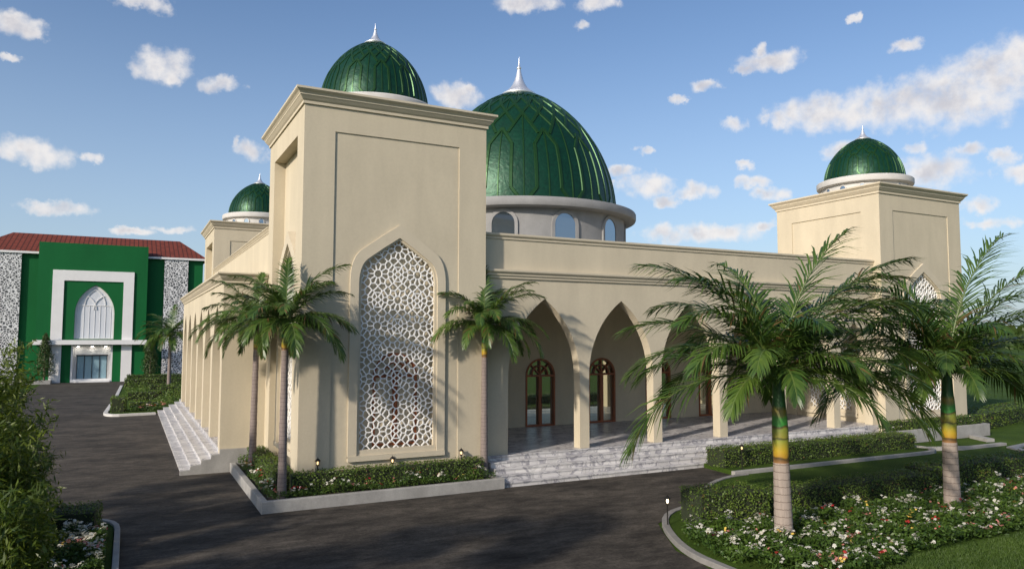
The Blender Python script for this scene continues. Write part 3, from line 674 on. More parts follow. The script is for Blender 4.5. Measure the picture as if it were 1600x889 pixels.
# --- left wing
XL = 2.80; wing = MB(); out = [(26.6, ZF)]
for k in range(6):
    a = 27.15 if k == 0 else 30.42+3.3*(k-1); bb = 29.9+3.3*k
    out += pointed((bb-a)/2, 3.15, 5.62, 14, ZF, (a+bb)/2)
out += [(47.0, ZF), (47.0, 6.3), (26.6, 6.3)]
wing.prism(out, [], (XL, 0, 0), (0, 1, 0), (0, 0, 1), (1, 0, 0), 0, .34)
wing.box(XL+.34, 4.30, 26.6, 26.9, 0, 6.3)
wing.box(XL, XL+.34, 26.6, 26.9, 0, ZF-.002)
wing.box(XL+.34, 4.2, 46.7, 47.0, 0, 6.3)
wing.box(XL+.1, 4.29, 26.7, 46.9, 6.32, 6.45)
wing.box(XL+.34, 4.29, 26.9, 46.7, 6.0, 6.1)
wing.build('side_portico', stucco, mosque)
m = MB(); m.sweep([(XL, 47.0), (XL, 26.6), (4.2, 26.6)], corn(6.62, .8)); m.build('portico_cornice', trim, mosque)
# --- steps and terraces
m = MB()
for k in range(5):       # each step: a riser under an overhanging tread slab
    y0_ = 20.0+.3*k; z_ = .15*(k+1); ye = 21.33
    m.box(10.06, 27.66, y0_+.022, ye, z_-.15+.001*(k > 0), z_-.032); m.box(10.06, 27.66, y0_, ye, z_-.0315, z_-(.001 if k == 4 else 0))
m.build('front_steps', marble, mosque, fix=False)
m = MB()
for k in range(5):
    x0_ = 1.63+.3*k if k < 4 else 2.79; z_ = .15*(k+1); xe = 2.80
    if k == 4: break
    m.box(x0_+.022, xe, 26.62, 48.5, z_-.15+.001*(k > 0), z_-.032); m.box(x0_, xe, 26.62, 48.5, z_-.0315, z_)
m.build('side_steps', marble, mosque, fix=False)
m = MB(); m.box(9.95, 28.70, 21.335, 27.34, .05, ZF-.003); m.box(2.803, 4.29, 26.92, 48.5, .05, ZF-.003); m.build('terrace_floor', marble_floor, mosque)
m = MB(); m.prism([(1.61, 0), (1.61, .13), (1.9, .15), (1.93, .28), (2.23, .3), (2.25, .43), (2.53, .45), (2.55, .58), (2.8, .6), (2.8, .747), (3.14, .747), (4.2, .747), (4.2, 0)], [], (0, 26.44, 0), (1, 0, 0), (0, 0, 1), (0, 1, 0), 0, .155)
m.build('stair_cheek', concrete, mosque)
# --- central dome
CX, CY = 19.3, 36.6
m = MB(); Rd = 5.88; z0, z1 = 7.4, 10.72
# wall of the drum is pierced; built in 12 sectors
NW = 12; ph = R(234.8)
m.lathe([(Rd-.5, z0), (Rd-.5, z1)], 96, (CX, CY, 0))
m.lathe([(Rd, z0), (Rd, z1)], 96, (CX, CY, 0))
drum = m.build('main_drum', greyst, mosque, origin=(CX, CY, z0), smooth=True, fix=False)
for k in range(NW):
    th = ph+2*PI*k/NW; nn = Vector((math.cos(th), math.sin(th), 0)); tx = Vector((-nn.y, nn.x, 0))
    def semi(r, zb, zs, n=14): return [(-r, zb)]+[(-r*math.cos(PI*i/n), zs+r*math.sin(PI*i/n)) for i in range(n+1)]+[(r, zb)]
    q = Vector((CX, CY, 0))+nn*Rd
    f = MB(); f.ring(semi(.56, 8.0, 9.93), semi(.72, 8.0, 9.93), q, tx, (0, 0, 1), nn, -.3, .05)
    fo = f.build('drum_window', greyst, drum, origin=q+Vector((0, 0, 8.0)))
    g_ = MB(); g_.prism(semi(.562, 8.0, 9.93), [], q, tx, (0, 0, 1), nn, -.06, .012)
    g_.build('window_glass', glass, drum, origin=q+Vector((0, 0, 8.0)))
m = MB(); m.lathe([(Rd-.02, z1-.01), (6.40, z1+.0), (6.46, z1+.03), (6.50, z1+.12), (6.50, z1+.38), (6.46, z1+.44), (6.40, z1+.46), (5.0, z1+.47)], 128, (CX, CY, 0))
m.build('drum_ring', greyst, mosque, origin=(CX, CY, z1), smooth=True)
dome_surface((CX, CY), 5.40, 7.10, 11.17, 'main_dome', mosque, 128, 40, .085, R(231), 13, .93)
finial((CX, CY), 18.10, .98, .96, mosque, 'main_finial')

# ================================================================== GREEN BUILDING
gb = thing('green_hall', 'bright green building with red tiled roof, white portal frame and patterned side screens', 'building', (-3.15, 83, 0))
m = MB(); m.box(-13.2, 6.7, 83.7, 97, 0, 12.4)
walls = m.build('side_wing_wall', gbgreen, gb)
m = MB(); m.prism([(-7.81, 0), (-4.86, 0), (-4.86, 3.55), (-1.34, 3.55), (-1.34, 0), (1.5, 0), (1.5, 13.37), (-7.81, 13.37)], [pointed(1.69, 6.6, 9.4, 12, 4.15, -3.0)], (0, 82.7, 0), (1, 0, 0), (0, 0, 1), (0, 1, 0), 0, .5)
m.box(-7.81, -4.86, 83.2, 84.4, 0, 13.37); m.box(-1.34, 1.5, 83.2, 84.4, 0, 13.37); m.box(-4.86, -1.34, 83.6, 84.4, 3.6, 13.37)
m.build('central_block', gbgreen, gb)
m = MB(); m.prism([(-6.6, 0), (-5.65, 0), (-5.65, 9.75), (-.6, 9.75), (-.6, 0), (.32, 0), (.32, 10.75), (-6.6, 10.75)], [], (0, 82.7, 0), (1, 0, 0), (0, 0, 1), (0, 1, 0), -.12, -.003)
m.build('portal_frame', whitepaint, gb)
m = MB(); m.box(-7.95, 1.62, 82.05, 82.57, 3.62, 4.06); m.build('canopy', whitepaint, gb)
m = MB(); ol = pointed(1.68, 6.6, 9.38, 12, 4.16, -3.0); m.prism(ol, [], (0, 82.95, 0), (1, 0, 0), (0, 0, 1), (0, 1, 0), 0, .05)
wf = m.build('arched_window', mat('window_white', (.62, .64, .68), .4), gb, origin=(-3, 82.95, 4.1))
m = MB()
for i in range(-3, 4): x = -3+i*.46; m.box(x-.02, x+.02, 82.92, 82.948, 4.16, 7.4)
m.box(-4.66, -1.34, 82.905, 82.946, 7.36, 7.44); m.box(-4.66, -1.34, 82.905, 82.946, 4.16, 4.24)
for (cx_, hw_, z_, ap, yy) in ((-3.78, .86, 7.0, 8.3, 0), (-2.22, .86, 7.0, 8.3, .004), (-3.0, .85, 7.4, 8.9, .008)):
    m.ring(pointed(hw_, z_, ap, 10, z_-.01, cx_), pointed(hw_+.06, z_, ap+.09, 10, z_-.01, cx_), (0, 82.88+yy, 0), (1, 0, 0), (0, 0, 1), (0, 1, 0), 0, .06)
m.ring(pointed(1.55, 6.6, 9.15, 12, 4.16, -3.0), pointed(1.68, 6.6, 9.38, 12, 4.16, -3.0), (0, 82.86, 0), (1, 0, 0), (0, 0, 1), (0, 1, 0), 0, .08)
m.build('glazing_bars', whitepaint, wf)
m = MB(); m.box(-4.858, -4.7, 82.72, 83.5, 0, 3.548); m.box(-1.5, -1.342, 82.72, 83.5, 0, 3.548); m.box(-4.7, -1.5, 83.5, 83.69, 0, 3.548); m.box(-4.7, -1.5, 82.75, 83.5, 3.42, 3.548)
m.build('entrance_bay', whitepaint, gb)
for x in (-4.3, -3.1, -1.95):
    m = MB(); m.lathe([(0, -.02), (.1, -.02), (.11, 0), (.0, 0)], 16, (x, 83.12, 3.418)); m.build('downlight', porchglow, gb)
m = MB(); m.box(-4.69, -1.51, 82.4, 83.49, 0, .15); m.box(-4.69, -1.51, 82.75, 83.49, .152, .3); m.build('entrance_step', whitepaint, gb)
m = MB(); m.box(-4.4, -1.8, 83.42, 83.49, .31, 2.55); dd = m.build('glass_door', mat('entrance_glass', (.22, .34, .40), .15), gb, origin=(-3.1, 83.42, .3))
m = MB()
for x in (-4.4, -3.77, -3.12, -2.47, -1.84): m.box(x, x+.05, 83.36, 83.418, .31, 2.55)
m.box(-4.45, -1.75, 83.34, 83.415, 2.5, 2.62); m.build('door_frame', darkmetal, dd)
for (xa, xb) in ((-11.95, -9.25), (3.04, 5.27)):
    m = MB(); m.box(xa, xb, 83.42, 83.69, .4, 12.3); m.build('patterned_screen', screen_m, gb, origin=(xa, 83.4, .4))
m = MB(); e0, e1, f0, f1, ez, rz = -13.7, 7.15, 83.35, 97.5, 12.42, 15.0
A, B_, C_, D_ = (e0, f0, ez), (e1, f0, ez), (e1, f1, ez), (e0, f1, ez); E_, F_ = (-10.85, 90.4, rz), (4.75, 90.4, rz)
for q in ([A, B_, F_, E_], [B_, C_, F_], [C_, D_, E_, F_], [D_, A, E_], [D_, C_, B_, A]): m.face(q)
m.build('roof', roof_m, gb)
m = MB(); m.box(e0, e1, f0-.08, f0+.0, ez-.15, ez+.05); m.build('gutter', whitepaint, gb)
b = MB(); b.box(-13.5, -6.3, 80.9, 83.3, 0, .3); b.box(.6, 9, 80.9, 83.3, 0, .3)
tag(b.build('raised_kerb', concrete), kind='structure')

# ================================================================== KERBS, BEDS
def kerb_line(name, pts, wd, z0, z1, m=concrete, kind='structure'):
    b = MB(); b.sweep(pts, [(0, z0), (0, z1), (-wd, z1), (-wd, z0)]); o = b.build(name, m, bevel=.012)
    return tag(o, kind=kind)
def bez(P, n=8):
    out = []
    for i in range(n+1):
        t = i/n; k = len(P)-1; x = y = 0
        for j, p in enumerate(P):
            c = math.comb(k, j)*t**j*(1-t)**(k-j); x += c*p[0]; y += c*p[1]
        out.append((x, y))
    return out
kerbstone = mat('kerb_stone', (.22, .21, .195), .9, noise=[(3, .8, 1.15, I3), (30, .9, 1.08, I3)])
# front planter by the tower
pl = thing('concrete_planter', 'low pale concrete planter wrapping the corner tower of the mosque', 'planter', (3.12, 19.83, 0))
m = MB(); m.sweep([(3.12, 27.0-.58), (3.12, 19.83), (10.04, 19.9)], [(0, 0), (0, .31), (-.17, .31), (-.17, 0)]); m.build('kerb_wall', concrete, pl, bevel=.015)
m = MB(); m.box(9.87, 10.04, 20.08, 20.98, 0, .309)
m.build('end_wall', concrete, pl)
m = MB(); m.prism([(3.29, 20.0), (9.86, 20.07), (9.86, 20.98), (4.2, 20.98), (4.2, 26.42), (3.29, 26.42)], [], (0, 0, 0), (1, 0, 0), (0, 1, 0), (0, 0, 1), .02, .24); m.build('soil_bed', soil, pl)
# planter at the far tower
p2 = thing('concrete_planter', 'far concrete planter with white flowers below the right-hand tower', 'planter', (29, 20.4, 0))
m = MB(); m.sweep([(28.0, 20.5), (35.25, 20.5), (35.25, 26)], [(0, 0), (0, .55), (-.2, .55), (-.2, 0)]); m.build('kerb_wall', concrete, p2, bevel=.015)
m = MB(); m.prism([(28.0, 20.7), (35.05, 20.7), (35.05, 26), (34.45, 26), (34.45, 20.98), (28.0, 20.98)], [], (0, 0, 0), (1, 0, 0), (0, 1, 0), (0, 0, 1), .02, .48); m.build('soil_bed', soil, p2)
# palm island lawn
isl = bez([(17.8, 18.1), (16.6, 18.2), (14.9, 17.2), (13.9, 15.7)], 10)+bez([(12.9, 15.4), (11.1, 14.9), (11.15, 13.3), (10.2, 12.9), (10.25, 11.2)], 12)+[(10.15, 9.0), (10.1, 3.0)]
kerb_line('lawn_kerb', isl, .16, 0, .12, kerbstone)
lawn_poly = [(x+.12, y-.05) for x, y in isl]+[(60, 3), (60, 17.9), (28, 18.0)]
b = MB(); b.prism(lawn_poly, [], (0, 0, 0), (1, 0, 0), (0, 1, 0), (0, 0, 1), -.05, .09); tag(b.build('lawn', lawn_m), kind='structure')
kb = [(17.35, 18.1), (26.9, 17.95)]+bez([(26.9, 17.95), (28.2, 17.9), (28.4, 19.3), (27.6, 19.6)], 8)[1:]
kerb_line('hedge_kerb', kb, .16, 0, .2)
b = MB(); b.prism([(17.6, 18.2), (27.0, 18.1), (27.9, 18.6), (27.6, 19.98), (17.75, 19.98)], [], (0, 0, 0), (1, 0, 0), (0, 1, 0), (0, 0, 1), 0, .15); tag(b.build('hedge_bed', lawn_m), kind='structure')
b = MB()
for s_ in ([(25.6, 19.9), (30.1, 18.2), (32.4, 18.2), (32.35, 18.42), (30.15, 18.42), (25.7, 20.0)], [(30.6, 16.6), (31.3, 17.6), (33.2, 17.9), (33.2, 17.6), (31.6, 17.3), (30.9, 16.5)], [(33.5, 20.4), (32.9, 19.3), (33.3, 19.2), (33.9, 20.4)]):
    b.prism(s_, [], (0, 0, 0), (1, 0, 0), (0, 1, 0), (0, 0, 1), 0, .14)
tag(b.build('stone_edging', concrete), kind='structure')
# left bed
kerb_line('bed_kerb', [(-.14, 3), (-.14, 19.4)]+bez([(-.14, 19.4), (-.14, 20.4), (-.5, 20.7), (-1.2, 20.8)], 6)[1:]+[(-7.2, 22.2)], -.12, 0, .13)
b = MB(); b.prism([(-.16, 3), (-.16, 20.3), (-1.2, 20.75), (-7.2, 22.1), (-30, 24), (-30, 3)], [], (0, 0, 0), (1, 0, 0), (0, 1, 0), (0, 0, 1), -.05, .08); tag(b.build('left_lawn', lawn_m), kind='structure')
# far garden beside the side steps
gk = [(1.5, 47.4), (-.3, 47.2)]+bez([(-.3, 47.2), (-.85, 47.2), (-.95, 48), (-.9, 49)], 6)[1:]+[(-.55, 60), (-.3, 74)]
kerb_line('garden_kerb', gk[::-1], -.22, 0, .14, whitest)
b = MB(); b.prism([(-.8, 48), (-.4, 47.4), (2.4, 48.6), (12, 48.6), (12, 74), (-.3, 74)], [], (0, 0, 0), (1, 0, 0), (0, 1, 0), (0, 0, 1), -.05, .1); tag(b.build('garden_bed', lawn_m), kind='structure')

# ================================================================== HEDGES
def hedge(path, wd, z0, z1, label, group, dens=260, size=.075, name='hedge', leaf=None):
    """clipped hedge along a path: dark twiggy core under a skin of leaves"""
    P = [Vector(p) for p in path]; org = (P[0].x, P[0].y, z0)
    core = MB()
    core.sweep(path, [(wd/2-.07, z0), (wd/2-.07, z1-.07), (-wd/2+.07, z1-.07), (-wd/2+.07, z0)])
    pts, nr = [], []
    for i in range(len(P)-1):
        a, b_ = P[i], P[i+1]; d = b_-a; l = d.length; d.normalize(); s = Vector((d.y, -d.x))
        dens_ = dens*(1.6 if size < .08 else 1.15)
        for (n, f) in ((int(l*wd*dens_), 't'), (int(l*(z1-z0)*dens_), 'r'), (int(l*(z1-z0)*dens_), 'l')):
            for _ in range(n):
                u = random.uniform(-wd*.0, l); q = a+d*u
                if f == 't': o = random.uniform(-wd/2, wd/2); z = z1; nn = (0, 0, 1)
                else: sg = 1 if f == 'r' else -1; o = sg*wd/2; z = random.uniform(z0, z1); nn = (s.x*sg, s.y*sg, 0)
                q = q+s*o; pts.append((q.x, q.y, z)); nr.append(nn)
        for (e, sg) in ((a, -1), (b_, 1)):
            for _ in range(int(wd*(z1-z0)*dens)):
                q = e+s*random.uniform(-wd/2, wd/2); pts.append((q.x, q.y, random.uniform(z0, z1))); nr.append((d.x*sg, d.y*sg, 0))
    pts = np.array(pts); nr = np.array(nr, float)
    k = np.sin(pts[:, 0]*3.1+pts[:, 1]*1.7)*.5+np.sin(pts[:, 0]*7.3-pts[:, 1]*5.1+pts[:, 2]*6)*.5
    pts += nr*(k*.028+rng.normal(0, .022, len(pts)))[:, None]
    # soften the arris
    over = (pts[:, 2] > z1-.07)
    pts[over, 2] -= np.abs(rng.normal(0, .012, over.sum()))
    V, F = leaf_quads(pts, nr, size*.92, .55, .5, .2)
    o = np_mesh(name, V, F, leaf or hedge_leaf, None, org); tag(o, label, 'hedge', group)
    c = core.build('twig_core', bark_dark, o, origin=org)
    return o
bark_dark = mat('hedge_core', (.018, .026, .009), .95)
HG = 'clipped hedges'
hedge([(3.85, 26.1), (3.85, 21.0)], .5, .22, .86, 'clipped hedge between the left tower side and the two slender palms', HG, 420, .06)
hedge([(4.0, 20.68), (9.6, 20.68)], .5, .22, .84, 'clipped hedge under the large lattice window of the front tower', HG, 420, .06)
hedge([(17.7, 19.35), (27.5, 19.3)], .95, .12, .74, 'clipped hedge running in front of the marble steps', HG, 330, .065)
hedge([(11.85, 13.8), (13.6, 13.5)], 1.05, .08, .92, 'rounded end block of hedge at the road corner of the palm lawn', HG, 420, .06)
hedge([(13.7, 13.85), (20.2, 13.7)], .8, .08, .72, 'hedge behind the thick trunk of the nearer large palm', HG, 380, .06)
hedge([(20.3, 13.9), (31, 13.7)], .9, .08, .80, 'long hedge behind the flower bed at the right edge of the photo', HG, 300, .07)
hedge([(-1.05, 19.1), (-1.0, 20.1)], 1.15, .08, .66, 'low dark hedge block at the corner of the left flower bed', HG, 420, .055)
hedge([(28.6, 21.0-.18), (35.0, 21.0-.18)], .3, .45, .95, 'thin dark hedge along the foot of the far right tower', HG, 300, .07)
hedge([(37.2, 22.6), (46, 24.5)], 1.6, 0, .8, 'dark hedge on the lawn beyond the far right tower', HG, 160, .1)
hedge([(36.0, 19.0), (45, 18.2)], .8, .05, .55, 'low shadowy hedge beside the broken stone edging on the right', HG, 160, .09)
# far garden hedges
FG = 'hedges of the far garden beside the side steps'
hedge([(-.42, 48.4), (-.35, 50.0)], .75, .1, .95, 'square light green hedge block at the near corner of the far garden', FG, 260, .09)
for (x0, y0, x1, y1, h, lab) in ((-.15, 71.5, 5.5, 71.3, .85, 'long low hedge row at the back of the far garden'), (.0, 75.2, 6.5, 75.2, 1.0, 'rear hedge below the right patterned screen of the green building'),
        (1.6, 64.5, 3.9, 64.3, .7, 'short hedge row in the middle of the far garden'), (.1, 57.2, 2.3, 57.2, .7, 'hedge row behind the square hedge block of the far garden'),
        (2.2, 60.3, 4.1, 60.3, .8, 'narrow hedge nearest the arcade in the far garden'), (.2, 51.8, 1.6, 51.8, .45, 'low sunlit hedge strip in the far garden lawn')):
    hedge([(x0, y0), (x1, y1)], .7, .1, h, lab, FG, 150, .11)

# ================================================================== BUSHES
def bush(c, rx, ry, h, label, group, n=700, size=.1, leaf=None, name='round_shrub', cat='shrub'):
    th = rng.uniform(0, 2*PI, n); u = rng.uniform(-.2, 1, n); s = np.sqrt(1-np.clip(u, 0, 1)**2); rr = rng.uniform(.72, 1.02, n)
    k = 1+.15*np.sin(th*3+u*4)
    P = np.stack([c[0]+rx*s*np.cos(th)*rr*k, c[1]+ry*s*np.sin(th)*rr*k, c[2]+h*np.clip(u, .0, 1)*rr+.05], 1)
    Nn = np.stack([np.cos(th)*s, np.sin(th)*s, u], 1); V, F = leaf_quads(P, Nn, size, .5, .7, .2)
    o = np_mesh(name, V, F, leaf or hedge_leaf, None, c); tag(o, label, cat, group); return o
BG = 'rounded shrubs of the far garden'
bush((3.2, 55.5, .1), 1.2, 1.2, .85, 'rounded green shrub nearest the side steps in the far garden', BG, 900, .12)
bush((.35, 64, .1), .45, .45, .9, 'small shrub standing at the road edge of the far garden', BG, 350, .12)
bush((1.2, 66.2, .1), .5, .5, .7, 'small dark shrub on the paving of the far garden', BG, 300, .12)
bush((4.2, 67, .1), 1.0, 1.0, .9, 'shrub in front of the long rear hedge of the far garden', BG, 500, .12)
bush((2.2, 52.2, .1), .9, .7, .6, 'low flowering shrub beside the far end of the side steps', BG, 600, .1)
bush((-1.6, 20.2, .08), .6, .5, .75, 'leafy weeds behind the low hedge block on the left', 'left bed shrubs', 700, .11, shrub_leaf)
bush((-1.55, 18.2, .08), .55, .7, .55, 'dark ferny shrub at the foot of the tall bush on the left', 'left bed shrubs', 900, .13, shrub_leaf)
bush((-1.75, 16.6, .08), .7, .8, .7, 'spreading shrub in the bottom left corner of the photo', 'left bed shrubs', 1300, .13, shrub_leaf)

# ================================================================== FLOWER BEDS
def flower_bed(poly, z0, hgt, label, n, fs=.05, dens=1.0, mix=(.6, .18, .19, .03), lsize=.075, name='flower_bed', mound=.12, edge=None):
    xs = [p[0] for p in poly]; ys = [p[1] for p in poly]
    def ins(x, y):
        c = np.zeros(len(x), bool)
        for (x0, y0), (x1, y1) in zip(poly, poly[1:]+poly[:1]):
            if y0 == y1: continue
            c ^= ((y0 > y) != (y1 > y)) & (x < (x1-x0)*(y-y0)/(y1-y0)+x0)
        return c
    def samp(k):
        x = rng.uniform(min(xs), max(xs), k*3); y = rng.uniform(min(ys), max(ys), k*3); m_ = ins(x, y); return x[m_][:k], y[m_][:k]
    def hh(x, y): return hgt*(.68+.22*np.sin(x*2.9+y*4.3)+.16*np.sin(x*6.1-y*3.7+1)+.1*np.sin(x*11+y*9))
    x, y = samp(n); t = rng.uniform(0, 1, len(x))**.35; z = z0+hh(x, y)*t*rng.uniform(.8, 1.05, len(x))
    P = np.stack([x, y, z], 1); V, F = leaf_quads(P, np.tile([0, 0, 1.], (len(x), 1)), lsize, .45, .9, .1)
    Vs, Fs, Ms = [V], [F], [np.zeros(len(F))]; off = len(V)
    # flowers come in drifts of one colour
    x, y = samp(int(n*.028*dens)); kk = rng.integers(2, 7, len(x)); x = np.repeat(x, kk); y = np.repeat(y, kk)
    f = np.sin(x*2.3+y*3.1)+np.sin(x*5.2-y*2.2)*.7+np.repeat(rng.normal(0, .9, len(kk)), kk)
    x = x+rng.normal(0, fs*1.5, len(x)); y = y+rng.normal(0, fs*1.5, len(y)); q = ins(x, y); x, y, f = x[q], y[q], f[q]
    srt = np.argsort(f); lab = np.zeros(len(x), int); cuts = np.cumsum(np.array(mix)*len(x)).astype(int); pos = np.empty(len(x), int); pos[srt] = np.arange(len(x))
    lab = np.searchsorted(cuts[:3], pos, side='right')
    keep = np.sin(x*1.9+1)*np.sin(y*3.1)+np.sin(x*4.7+y*2) > -.9
    for c in range(4):
        m_ = (lab == c) & keep
        if not m_.any(): continue
        P = np.stack([x[m_], y[m_], z0+hh(x[m_], y[m_])*rng.uniform(.85, 1.12, m_.sum())+.03], 1)
        V, F = flowers(P, fs*2*(1 if c == 0 else .85)); Vs.append(V); Fs.append(F+off); off += len(V); Ms.append(np.full(len(F), c+1))
    o = np_mesh(name, np.concatenate(Vs), np.concatenate(Fs), [bed_leaf, fl_white, fl_red, fl_pink, fl_yel], None, (xs[0], ys[0], z0), np.concatenate(Ms))
    return tag(o, label, 'flower bed', None, 'stuff')
flower_bed([(3.3, 20.02), (9.85, 20.06), (9.85, 20.4), (4.0, 20.4), (3.6, 20.9), (3.62, 26.2), (3.3, 26.2)], .24, .36, 'white and red flowers along the front planter', 13000, .034, .8, lsize=.07)
flower_bed([(10.95, 13.1), (11.9, 13.2), (13.6, 12.85), (20.2, 13.1), (31, 13.1), (31, 9.9), (18.5, 9.9), (14.2, 9.95), (13.3, 9.5), (11.0, 9.3), (10.7, 10.2), (10.55, 11.6), (10.75, 12.5)], .08, .42, 'dense white, pink and red flowers around the two large palms', 66000, .033, .5, mix=(.74, .09, .14, .03), lsize=.095)
flower_bed([(-.28, 16.0), (-.28, 18.9), (-.55, 19.3), (-1.1, 18.9), (-1.15, 16.0)], .08, .38, 'white and pink flowers in the left bed beside the road', 7000, .034, .8, mix=(.74, .09, .15, .02), lsize=.08)
flower_bed([(28.1, 20.72), (35.0, 20.72), (35.0, 20.95), (28.1, 20.95)], .48, .3, 'row of white flowers in the far planter by the right tower', 1500, .06, 1.6, mix=(.7, .1, .2, 0), lsize=.09)
flower_bed([(.2, 48.2), (1.9, 48.6), (2.2, 50.5), (.3, 50.2)], .1, .3, 'sparse pink flowers by the far end of the side steps', 1200, .06, .6, mix=(.2, .2, .6, 0), lsize=.12)

# ================================================================== PALMS
def frond_arrays(p0, az, e0, Lr, droop, nl, lmax, wl, roll=0):
    """one feather leaf: returns leaflet quads and the midrib points"""
    ns = 26; p = np.array(p0, float); pts = [p.copy()]; tg = []
    h = np.array([math.cos(az), math.sin(az), 0])
    for i in range(ns):
        s = (i+.5)/ns; e = e0-droop*s**1.35; d = h*math.cos(e)+np.array([0, 0, math.sin(e)])
        pts.append(pts[-1]+d*Lr/ns); tg.append(d)
    tg.append(tg[-1]); pts = np.array(pts); tg = np.array(tg)
    side = np.array([-math.sin(az), math.cos(az), 0]); V = []; F = []
    for k in range(nl):
        s = .10+.90*(k+.5)/nl
        for sg in (-1, 1):
            s_ = min(.999, s+random.uniform(-.004, .004)); i = int(s_*ns); f = s_*ns-i; q = pts[i]*(1-f)+pts[i+1]*f; T = tg[i]
            upv = np.cross(side, T) * 1.0
            if upv[2] < 0: upv = -upv
            ln = lmax*(math.sin(PI*min(1, (s*.80+.16)))**.55)*random.uniform(.86, 1.08)*(1 if s < .97 else .9)
            a = R(58)-R(36)*s+random.uniform(-.07, .07)
            d = side*sg*math.sin(a)+T*math.cos(a)+upv*random.uniform(-.1, .30)
            d /= np.linalg.norm(d); wv = T-d*(T@d); wv /= np.linalg.norm(wv)
            w0 = wl*random.uniform(.8, 1.1); g = random.uniform(.45, 1.15); c = q.copy(); n0 = len(V)
            # half-width at stations
            for j, ww in enumerate((.45, 1, .8, .04)):
                V.append(c-wv*w0*ww*.5); V.append(c+wv*w0*ww*.5)
                if j < 3:
                    c = c+d*ln*(.2, .38, .42)[j]; d = d+np.array([0, 0, -g*(.35, .6, 0)[j]]); d /= np.linalg.norm(d)
            for j in range(3): F.append((n0+2*j, n0+2*j+1, n0+2*j+3, n0+2*j+2))
    return V, F, pts
def make_palm(loc, label, group, hshaft, hcrown, r0, r1, rs, fronds, nl, lmax, wl, tm, lean=(0, 0)):
    x, y, z = loc; t = thing('palm_tree', label, 'palm tree', loc, group)
    def P(zz): f = (zz-z)/(hcrown-z); return (x+lean[0]*f, y+lean[1]*f, zz)
    m = MB(); nz_ = 22; zs = [z-.1+(hshaft-z+.1)*i/nz_ for i in range(nz_+1)]
    m.tube([P(a) for a in zs], [r0+(r1-r0)*(i/nz_)**.8+(.22*r0*max(0, 1-i/3.)**2) + (.006 if i % 2 else 0) for i in range(nz_+1)], 20); m.build('trunk', tm, t, smooth=True)
    m = MB(); zs = [hshaft+(hcrown-hshaft)*i/12 for i in range(13)]
    m.tube([P(a) for a in zs], [rs*(1.02+.12*math.sin(PI*min(1, i/8))-.35*(i/12)**2) for i in range(13)], 18); m.build('crown_shaft', shaft_m, t, smooth=True)
    V, F = [], []; rib = MB(); top = Vector(P(hcrown))
    for (az, e0, Lr, dr) in fronds:
        a = R(az); e = R(e0); zb = random.uniform(-.28, -.02)*(hcrown-hshaft)*.5
        p0 = top+Vector((math.cos(a)*rs*.5, math.sin(a)*rs*.5, zb if e0 < 55 else 0))
        v, f, pts = frond_arrays(p0, a, e, Lr, R(dr), nl, lmax*(Lr/fr_ref(fronds)), wl)
        n0 = len(V); V += v; F += [tuple(i+n0 for i in q) for q in f]
        w0 = rs*.16; rib.tube([tuple(q) for q in pts[::2]], [w0*(1-.85*i/13)+.004 for i in range(len(pts[::2]))], 5)
    cr = np_mesh('crown', np.array(V), np.array(F), palm_leaf, t, WO[t.name])
    rib.build('frond_ribs', leafstem, t)
    return t
def fr_ref(fr): return max(f[2] for f in fr)
leafstem = mat('frond_rib', (.09, .13, .03), .5)
RA = -math.degrees(YAW)     # world azimuth of the photograph's right-hand direction
def fr(*L_): return [(RA+a, e, l, d) for a, e, l, d in L_]
big = fr((178, 66, 3.9, 64), (173, 50, 3.7, 74), (184, 32, 3.5, 78), (186, 9, 4.0, 84), (14, 80, 3.7, 46), (4, 62, 4.0, 52), (-14, 56, 3.8, 84), (6, 36, 3.7, 82), (-5, 14, 3.6, 78), (-24, 6, 3.2, 70),
         (150, 62, 3.4, 84), (205, 62, 3.1, 96), (120, 44, 3.1, 84), (90, 68, 3.3, 74), (45, 50, 3.4, 80), (75, 22, 3.0, 80), (140, 20, 3.1, 80), (240, 46, 2.3, 96), (275, 66, 2.5, 96), (300, 46, 2.3, 96), (330, 64, 3.3, 88), (225, 20, 2.3, 84), (262, 22, 1.9, 90), (315, 16, 2.4, 84),
         (160, 34, 3.3, 84), (60, 62, 3.4, 80), (30, 24, 3.3, 84), (350, 72, 3.6, 82), (110, 78, 3.4, 62), (200, 74, 3.4, 84), (214, 40, 2.9, 90), (340, 30, 3.2, 86), (20, 48, 3.7, 74), (0, 24, 3.4, 84))
PG = 'palms in the lawn bed at the right'
make_palm((12.6, 11.72, .08), 'large palm with thick ringed trunk nearest the camera, left one of the lawn pair', PG, 1.80, 3.75, .205, .165, .155, big, 62, 1.22, .046, trunk_m, (-.02, .05))
big2 = fr((176, 62, 3.7, 80), (182, 44, 3.9, 78), (188, 24, 3.6, 80), (172, 10, 3.6, 72), (16, 80, 4.1, 46), (2, 66, 4.2, 56), (-8, 52, 4.0, 74), (8, 36, 3.9, 76), (-4, 18, 3.7, 78), (14, 4, 3.4, 68),
         (150, 66, 3.4, 80), (205, 60, 3.2, 96), (120, 44, 3.1, 84), (90, 62, 3.3, 74), (50, 48, 3.4, 80), (75, 16, 3.0, 80), (140, 32, 3.2, 82), (240, 44, 2.3, 96), (275, 64, 2.5, 94), (300, 44, 2.3, 96), (330, 62, 3.3, 86), (225, 18, 2.3, 84), (262, 20, 1.9, 88), (330, 14, 3.1, 82),
         (160, 50, 3.6, 80), (60, 66, 3.5, 76), (30, 26, 3.5, 82), (350, 38, 3.7, 82), (110, 78, 3.4, 60), (195, 72, 3.6, 82), (218, 38, 2.9, 90), (345, 68, 3.8, 78))
